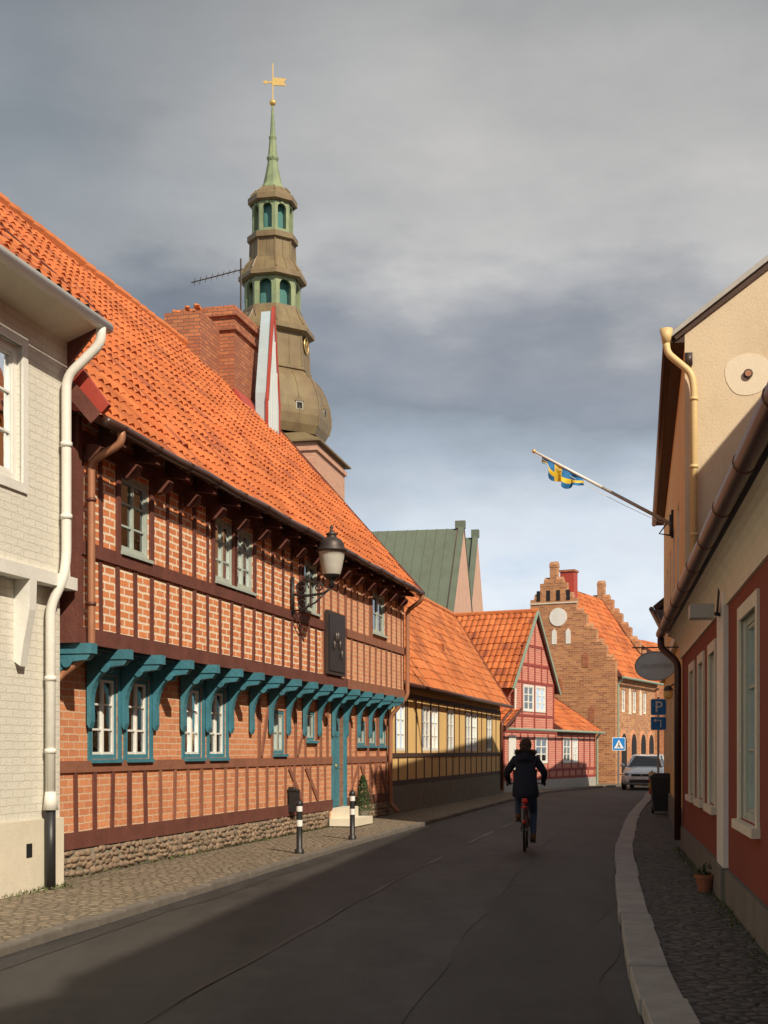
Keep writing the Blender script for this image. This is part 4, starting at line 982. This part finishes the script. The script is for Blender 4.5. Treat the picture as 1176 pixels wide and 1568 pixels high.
# ------------------------------------------------------------ CAR
CG=simple('car_glass',(.03,.035,.04),.08)
def car(name,cx,cy,ang,paint):
    e=empty(name,(cx,cy,0)); a=math.radians(ang); ca,sa=math.cos(a),math.sin(a)
    def W(x,y,z): return (cx+x*ca-y*sa,cy+x*sa+y*ca,z)
    mb=MB()
    st=[(-2.02,.60,.34,.56),(-1.97,.74,.24,.64),(-1.8,.83,.2,.74),(-1.3,.87,.19,.88),(-.85,.88,.19,.95),(0,.885,.19,.96),(1.1,.885,.19,.98),(1.75,.86,.22,.98),(1.98,.80,.3,.9),(2.03,.7,.38,.75)]
    rows=[]
    for y,w,zb,zt in st:
        h=zt-zb
        half=[(w*.9,zb),(w*.99,zb+h*.15),(w,zb+h*.45),(w*.985,zb+h*.72),(w*.93,zt-.03),(w*.82,zt),(w*.4,zt+.025)]
        rows.append([W(x,y,z) for x,z in half]+[W(-x,y,z) for x,z in reversed(half)])
    mb.grid(rows,paint,closed=True); mb.face(rows[0],paint); mb.face(rows[-1],paint)
    mb.build('body',e,smooth=True)
    mb=MB()
    base=[(-.72,-.95),(.72,-.95),(.8,-.3),(.8,1.2),(.7,1.9),(-.7,1.9),(-.8,1.2),(-.8,-.3)]
    top=[(-.52,-.25),(.52,-.25),(.6,.1),(.6,1.0),(.52,1.5),(-.52,1.5),(-.6,1.0),(-.6,.1)]
    bz=[.95,.95,.97,.98,.98,.98,.98,.97]; tz=[1.38,1.38,1.42,1.43,1.38,1.38,1.43,1.42]
    for i in range(8):
        j=(i+1)%8; mb.face([W(*base[i],bz[i]),W(*base[j],bz[j]),W(*top[j],tz[j]),W(*top[i],tz[i])],CG)
        tube(mb,[W(*base[i],bz[i]),W(*top[i],tz[i])],.035,paint,6)
    r=[W(x*1.03,y,z+.01) for (x,y),z in zip(top,tz)]; mb.face(r,paint)
    r2=[W(x*.8,y*.9+.06,z+.045) for (x,y),z in zip(top,tz)]; mb.face(r2,paint)
    for i in range(8): j=(i+1)%8; mb.face([r[i],r[j],r2[j],r2[i]],paint)
    mb.build('cabin',e)
    mb=MB()
    for sx in (-1,1):
        for y in (-1.28,1.28):
            tube(mb,[W(sx*.72,y,.31),W(sx*.89,y,.31)],.31,BLACK,20); tube(mb,[W(sx*.885,y,.31),W(sx*.895,y,.31)],.19,GALV,14)
        blob(mb,W(sx*.63,-1.93,.66),.17,.09,.085,SW,10,6,0,a); blob(mb,W(sx*.62,-1.99,.655),.09,.05,.06,GALV,10,6,0,a)
        blob(mb,W(sx*.96,-.62,1.0),.11,.07,.075,paint,10,6,0,a)
        blob(mb,W(sx*.58,-1.98,.38),.07,.05,.05,SW,8,5)
    FR=F((cx,cy),0); FR.d=Vector((ca,sa,0)); FR.n=Vector((sa,-ca,0))
    box(mb,FR,-.42,.42,1.95,2.035,.56,.66,BLACK); box(mb,FR,-.5,.5,1.95,2.03,.3,.42,BLACK); box(mb,FR,-.26,.26,2.03,2.05,.44,.54,SW)
    blob(mb,W(0,-2.04,.62),.05,.02,.05,GALV,8,5)
    mb.build('wheels_and_lights',e)
car('parked_car',11.2,55.5,-18,simple('silver_paint',(.66,.69,.72),.25,.2,1))
car('parked_car.001',13.4,61.5,-26,simple('grey_paint',(.35,.38,.4),.25,.2,1))
# ------------------------------------------------------------ CYCLIST
cyc=empty('cyclist_on_bicycle',(2.3,21,0)); bx,by=2.3,21.2
yaw=math.radians(-8); cyw,syw=math.cos(yaw),math.sin(yaw)
def T(x,y,z): return Vector((bx+x*cyw-y*syw,by+x*syw+y*cyw,z))
mb=MB(); TYRE=simple('tyre',(.02,.02,.02),.8); REDM=simple('red_reflector',(.65,.03,.02),.3); BFRAME=simple('bike_frame',(.12,.02,.02),.3,0,.5)
def wheel(yc):
    R_=.335
    tube(mb,[T(0,yc+R_*math.cos(a),.357+R_*math.sin(a)) for a in [i*math.pi/18 for i in range(36)]],.02,TYRE,8,closed=True)
    tube(mb,[T(0,yc+.31*math.cos(a),.357+.31*math.sin(a)) for a in [i*math.pi/18 for i in range(36)]],.011,GALV,6,closed=True)
    tube(mb,[T(-.05,yc,.35),T(.05,yc,.35)],.02,GALV,8)
    for i in range(18):
        a=i*math.pi/9; tube(mb,[T(.02*(-1)**i,yc,.357),T(0,yc+.31*math.cos(a),.357+.31*math.sin(a))],.0018,GALV,3)
    tube(mb,[T(0,yc+.375*math.cos(a),.355+.375*math.sin(a)) for a in [math.radians(20+i*16) for i in range(10)]],.022,BLACK,6)
wheel(-.52);wheel(.56)
BB=T(0,-.06,.3); ST=T(0,-.22,.88); HT=T(0,.36,.92); HB=T(0,.42,.66)
for p,q,r in ((BB,T(0,-.2,.8),.018),(T(0,-.19,.76),T(0,.39,.82),.017),(BB,HB,.02),(HT,HB,.022),(BB,T(.045,-.52,.35),.01),(BB,T(-.045,-.52,.35),.01),(T(0,-.18,.74),T(.045,-.52,.35),.009),(T(0,-.18,.74),T(-.045,-.52,.35),.009),(HB,T(.05,.56,.35),.013),(HB,T(-.05,.56,.35),.013),(T(0,-.2,.8),ST,.014),(HT,T(0,.33,1.06),.014)): tube(mb,[p,q],r,BFRAME,8)
tube(mb,bend([T(-.29,.14,1.06),T(-.26,.3,1.07),T(0,.36,1.08),T(.26,.3,1.07),T(.29,.14,1.06)],.06),.012,GALV,8)
for sx in (-1,1): tube(mb,[T(sx*.29,.14,1.06),T(sx*.278,.22,1.062)],.018,BLACK,8)
tube(mb,[T(.03,-.06,.3),T(.04,-.06,.3)],.09,GALV,18)
tube(mb,[T(.07,-.06,.3),T(.08,-.05,.14)],.012,GALV,6); tube(mb,[T(-.07,-.06,.3),T(-.08,-.07,.46)],.012,GALV,6)
for x,y,z in ((.12,-.05,.13),(-.12,-.07,.47)):
    fr=F((T(x,y,0).x,T(x,y,0).y),0); box(mb,fr,-.05,.05,-.045,.045,z-.012,z+.012,BLACK)
rows=[]
for y,w,h in ((-.34,.03,.0),(-.32,.08,.02),(-.25,.085,.03),(-.15,.05,.03),(-.05,.022,.02),(0,.01,0)):
    rows.append([T(w*math.cos(a),y,.9+(.03+h)*math.sin(a)) for a in [i*math.pi/5 for i in range(10)]])
mb.grid(rows,BLACK,closed=True)
for sx in (-1,1): tube(mb,[T(sx*.06,-.25,.74),T(sx*.06,-.75,.74)],.006,BLACK,5); tube(mb,[T(sx*.06,-.68,.74),T(sx*.05,-.52,.36)],.005,BLACK,5)
tube(mb,[T(-.06,-.75,.74),T(.06,-.75,.74)],.006,BLACK,5); tube(mb,[T(-.06,-.5,.74),T(.06,-.5,.74)],.006,BLACK,5)
blob(mb,T(0,-.77,.72),.045,.02,.025,REDM); blob(mb,T(0,-.90,.5),.025,.012,.03,REDM)
blob(mb,T(0,-.37,.8),.05,.04,.05,REDM)
mb.build('bicycle',cyc,smooth=True)
def skin(name,verts,edges,rad,assign,parent,sub=2,root=0):
    me=bpy.data.meshes.new(name); me.from_pydata([T(*v) for v in verts],edges,[]); o=bpy.data.objects.new(name+'_tmp',me); S.collection.objects.link(o)
    sk=o.modifiers.new('Skin','SKIN'); sk.use_smooth_shade=True
    for i,r in enumerate(rad):
        r=r if isinstance(r,tuple) else (r,r); me.skin_vertices[0].data[i].radius=r
        me.skin_vertices[0].data[i].use_root=(i==root)
    ss=o.modifiers.new('Sub','SUBSURF'); ss.levels=sub; ss.render_levels=sub
    dg=bpy.context.evaluated_depsgraph_get(); ev=o.evaluated_get(dg); nm=bpy.data.meshes.new_from_object(ev); bpy.data.objects.remove(o)
    def loc(c):
        l=Vector((c.x-bx,c.y-by,c.z)); return l.x*cyw+l.y*syw,-l.x*syw+l.y*cyw,c.z
    mats=[]
    for p in nm.polygons:
        m=assign(*loc(p.center))
        if m not in mats: mats.append(m)
        p.use_smooth=True
    nm.materials.clear()
    for m in mats: nm.materials.append(m)
    for p in nm.polygons: p.material_index=mats.index(assign(*loc(p.center)))
    ob=bpy.data.objects.new(name,nm); S.collection.objects.link(ob); ob.parent=parent; ob.location=-Vector(parent.location); return ob
JACK=M('navy_jacket',(.010,.014,.028),.3,10,.85,.5,22); JEAN=M('jeans',(.04,.07,.13),.3,10,.85,.4,60); SHOE=simple('brown_boots',(.16,.07,.03),.6); SKIN=simple('skin',(.55,.32,.22),.5); HAIR=M('brown_hair_fur',(.06,.034,.02),.5,30,.9,.8,80); GLOVE=simple('black_gloves',(.02,.02,.02),.7)
vs=[(0,-.22,.98),(0,-.2,1.1),(0,-.14,1.26),(0,-.07,1.42),(0,-.03,1.52),(0,0,1.58),
    (.17,-.06,1.45),(.31,-.03,1.24),(.28,.15,1.1),
    (-.17,-.06,1.45),(-.31,-.03,1.24),(-.28,.15,1.1),
    (.09,-.18,.93),(.12,.13,.60),(.12,-.05,.22),(.12,.0,.165),(.12,.12,.16),
    (-.09,-.18,.93),(-.13,.25,.88),(-.12,-.04,.56),(-.12,.0,.51),(-.12,.12,.50)]
es=[(0,1),(1,2),(2,3),(3,4),(4,5),(3,6),(6,7),(7,8),(3,9),(9,10),(10,11),(0,12),(12,13),(13,14),(14,15),(15,16),(0,17),(17,18),(18,19),(19,20),(20,21)]
rd=[(.17,.14),(.165,.13),(.18,.13),(.17,.12),(.075,.075),(.06,.06),.085,.062,.042,.085,.062,.042,.105,.07,.05,.048,.038,.105,.07,.05,.048,.038]
def asg(x,y,z):
    if z<.27 and x>0.03: return SHOE
    if x<-.03 and z<.58 and y<.25: return SHOE
    if z<.93 : return JEAN
    if z>1.56: return SKIN
    return JACK
skin('rider_body',vs,es,rd,asg,cyc)
mb=MB(); rows=[]
for z,w,d,y in ((.86,.205,.17,-.2),(.9,.215,.18,-.2),(1.0,.205,.165,-.2),(1.15,.19,.15,-.17),(1.3,.195,.15,-.12)):
    rows.append([T(w*math.cos(a)*(1+.04*math.sin(a*5+z*9)),y+d*math.sin(a),z) for a in [i*math.pi/12 for i in range(24)]])
mb.grid(rows,JACK,closed=True)
rows=[]
for z,w,d,y in ((1.40,.10,.07,-.11),(1.44,.15,.12,-.12),(1.50,.17,.14,-.11),(1.56,.155,.12,-.08),(1.60,.12,.10,-.05)):
    rows.append([T(w*math.cos(a),y+d*math.sin(a),z+.02*math.sin(a*3)) for a in [i*math.pi/12 for i in range(24)]])
mb.grid(rows,JACK,closed=True)
mb.build('jacket_hem_and_hood',cyc,smooth=True)
mb=MB()
for i in range(1100):
    a=random.random()*6.28; r=.15+random.uniform(-.03,.025); b=T(r*math.cos(a),-.07+r*.8*math.sin(a),1.575+random.uniform(-.035,.035)); v=Vector((random.uniform(-1,1),random.uniform(-1,1),random.uniform(-.3,1)))*.04; w=v.orthogonal().normalized()*.007
    mb.face([b-w,b+w,b+v],HAIR)
mb.build('fur_collar',cyc,recalc=False)
mb=MB()
hc=T(0,.04,1.67)
blob(mb,hc,.075,.095,.115,SKIN,18,12,.03)
blob(mb,T(0,.138,1.66),.013,.02,.022,SKIN,8,6)
for sx in (-1,1):
    blob(mb,T(sx*.078,.035,1.665),.012,.02,.03,SKIN,8,6); blob(mb,T(sx*.03,.125,1.685),.013,.01,.009,SW,8,5); blob(mb,T(sx*.03,.133,1.685),.006,.005,.006,BLACK,6,4)
tube(mb,[T(-.025,.13,1.62),T(0,.137,1.617),T(.025,.13,1.62)],.006,simple('lips',(.4,.12,.1),.5),6)
mb.build('head',cyc,smooth=True)
mb=MB(); blob(mb,T(0,.015,1.695),.097,.112,.112,HAIR,20,12,.18); blob(mb,T(0,-.055,1.62),.088,.06,.09,HAIR,16,10,.2); mb.build('hair',cyc,smooth=True)
for nm_,sx in (('right_hand',1),('left_hand',-1)):
    mb=MB(); tube(mb,[T(sx*.28,.13,1.10),T(sx*.283,.16,1.095),T(sx*.283,.2,1.088),T(sx*.282,.235,1.085)],[.03,.034,.036,.028],GLOVE,10)
    for k_,(dy,l) in enumerate(((.155,.8),(.18,.95),(.205,1),(.228,.9))):
        pts=[T(sx*.283,dy,1.10)]+[T(sx*.283+sx*.034*math.sin(a),dy+.005,1.06+.034*math.cos(a)) for a in [math.radians(20+i*38*l) for i in range(5)]]
        tube(mb,pts,[.0095]*5+[.007],GLOVE,7)
    tube(mb,[T(sx*.262,.18,1.09),T(sx*.25,.205,1.075),T(sx*.255,.23,1.05)],[.012,.011,.009],GLOVE,7)
    mb.build(nm_,cyc,smooth=True)
# ------------------------------------------------------------ WORLD, SUN, CAMERA
el=math.radians(37.5); az=Vector((.515,-.857,0)).normalized()
w=bpy.data.worlds.new('World'); S.world=w; w.use_nodes=True; t=w.node_tree; bg=t.nodes['Background']; bg.inputs[1].default_value=.1
sky=N(t,'ShaderNodeTexSky'); sky.sky_type='NISHITA'; sky.sun_disc=False; sky.sun_elevation=el; sky.sun_rotation=math.atan2(az.x,az.y)
tc=N(t,'ShaderNodeTexCoord').outputs['Generated']
mp=N(t,'ShaderNodeMapping'); t.links.new(tc,mp.inputs[0]); mp.inputs['Scale'].default_value=(1,1,2.4); mp.inputs['Rotation'].default_value=(0,.18,0)
n1=noise(t,mp.outputs[0],3.4,8,.55); n2=noise(t,mp.outputs[0],8,7,.55)
sp=N(t,'ShaderNodeSeparateXYZ'); t.links.new(tc,sp.inputs[0])
def ma(op,a,b,c=None):
    m=N(t,'ShaderNodeMath',operation=op)
    for i,v in enumerate((a,b,c)):
        if v is None: continue
        if isinstance(v,(int,float)): m.inputs[i].default_value=v
        else: t.links.new(v,m.inputs[i])
    return m.outputs[0]
zz=ma('ADD',sp.outputs[2],ma('MULTIPLY',ma('SUBTRACT',n1,.5),.16)); zz=ma('ADD',zz,ma('MULTIPLY',ma('SUBTRACT',n2,.5),.07))
zz=ma('MULTIPLY_ADD',sp.outputs[0],.08,zz)
r=N(t,'ShaderNodeValToRGB'); t.links.new(zz,r.inputs[0]); cr=r.color_ramp
stops=[(0,(.70,.75,.81)),(.13,(.70,.75,.81)),(.185,(.60,.655,.72)),(.225,(.38,.43,.495)),(.262,(.23,.26,.305)),(.30,(.28,.295,.325)),(.35,(.50,.49,.475)),(.43,(.46,.45,.435)),(.52,(.33,.33,.325)),(1,(.30,.31,.32))]
cr.elements[0].position=0; cr.elements[0].color=rgba(stops[0][1]); cr.elements[1].position=1; cr.elements[1].color=rgba(stops[-1][1])
for p_,c_ in stops[1:-1]: e=cr.elements.new(p_); e.color=rgba(c_)
mr=N(t,'ShaderNodeMapRange'); mr.interpolation_type='SMOOTHSTEP'; t.links.new(ma('MULTIPLY_ADD',ma('SUBTRACT',n1,.5),.3,sp.outputs[0]),mr.inputs[0]); mr.inputs[1].default_value=-.26; mr.inputs[2].default_value=.04; mr.inputs[3].default_value=0; mr.inputs[4].default_value=1
hz=N(t,'ShaderNodeMapRange'); t.links.new(sp.outputs[2],hz.inputs[0]); hz.inputs[1].default_value=.24; hz.inputs[2].default_value=.34
left=ma('MULTIPLY',ma('SUBTRACT',1,mr.outputs[0]),hz.outputs[0])
cl=mixc(t,left,r.outputs[0],mixc(t,1.0,r.outputs[0],(.50,.56,.62),'MULTIPLY'))
cl=mixc(t,.5,cl,mixc(t,ramp(t,n2,.3,.7),(.72,.73,.75),(1.25,1.24,1.22)),'MULTIPLY')
lowm=N(t,'ShaderNodeMapRange'); t.links.new(sp.outputs[2],lowm.inputs[0]); lowm.inputs[1].default_value=.22; lowm.inputs[2].default_value=.12
gp=ma('MULTIPLY',ramp(t,n2,.50,.64),ma('MULTIPLY',lowm.outputs[0],.5))
cl=mixc(t,gp,cl,(.38,.49,.64))
vm=N(t,'ShaderNodeVectorMath',operation='SCALE'); t.links.new(cl,vm.inputs[0]); vm.inputs['Scale'].default_value=12
fin=mixc(t,.08,vm.outputs[0],sky.outputs[0])
t.links.new(fin,bg.inputs[0])
sl=bpy.data.lights.new('sun','SUN'); sl.energy=5.0; sl.angle=math.radians(.6); sl.color=(1,.88,.70)
so=bpy.data.objects.new('sun',sl); S.collection.objects.link(so)
dv=Vector((az.x*math.cos(el),az.y*math.cos(el),math.sin(el))); so.rotation_euler=dv.to_track_quat('Z','Y').to_euler(); so.location=(20,-20,30)
cam=bpy.data.cameras.new('camera'); co=bpy.data.objects.new('camera',cam); S.collection.objects.link(co); S.camera=co
co.location=(0,0,1.6); co.rotation_euler=(math.radians(90),0,0); cam.sensor_fit='VERTICAL'; cam.sensor_height=36; cam.lens=45.9; cam.shift_y=366/1568; cam.clip_end=2000; cam.clip_start=.05
S.view_settings.view_transform='Standard'; S.view_settings.look='None'; S.view_settings.exposure=0
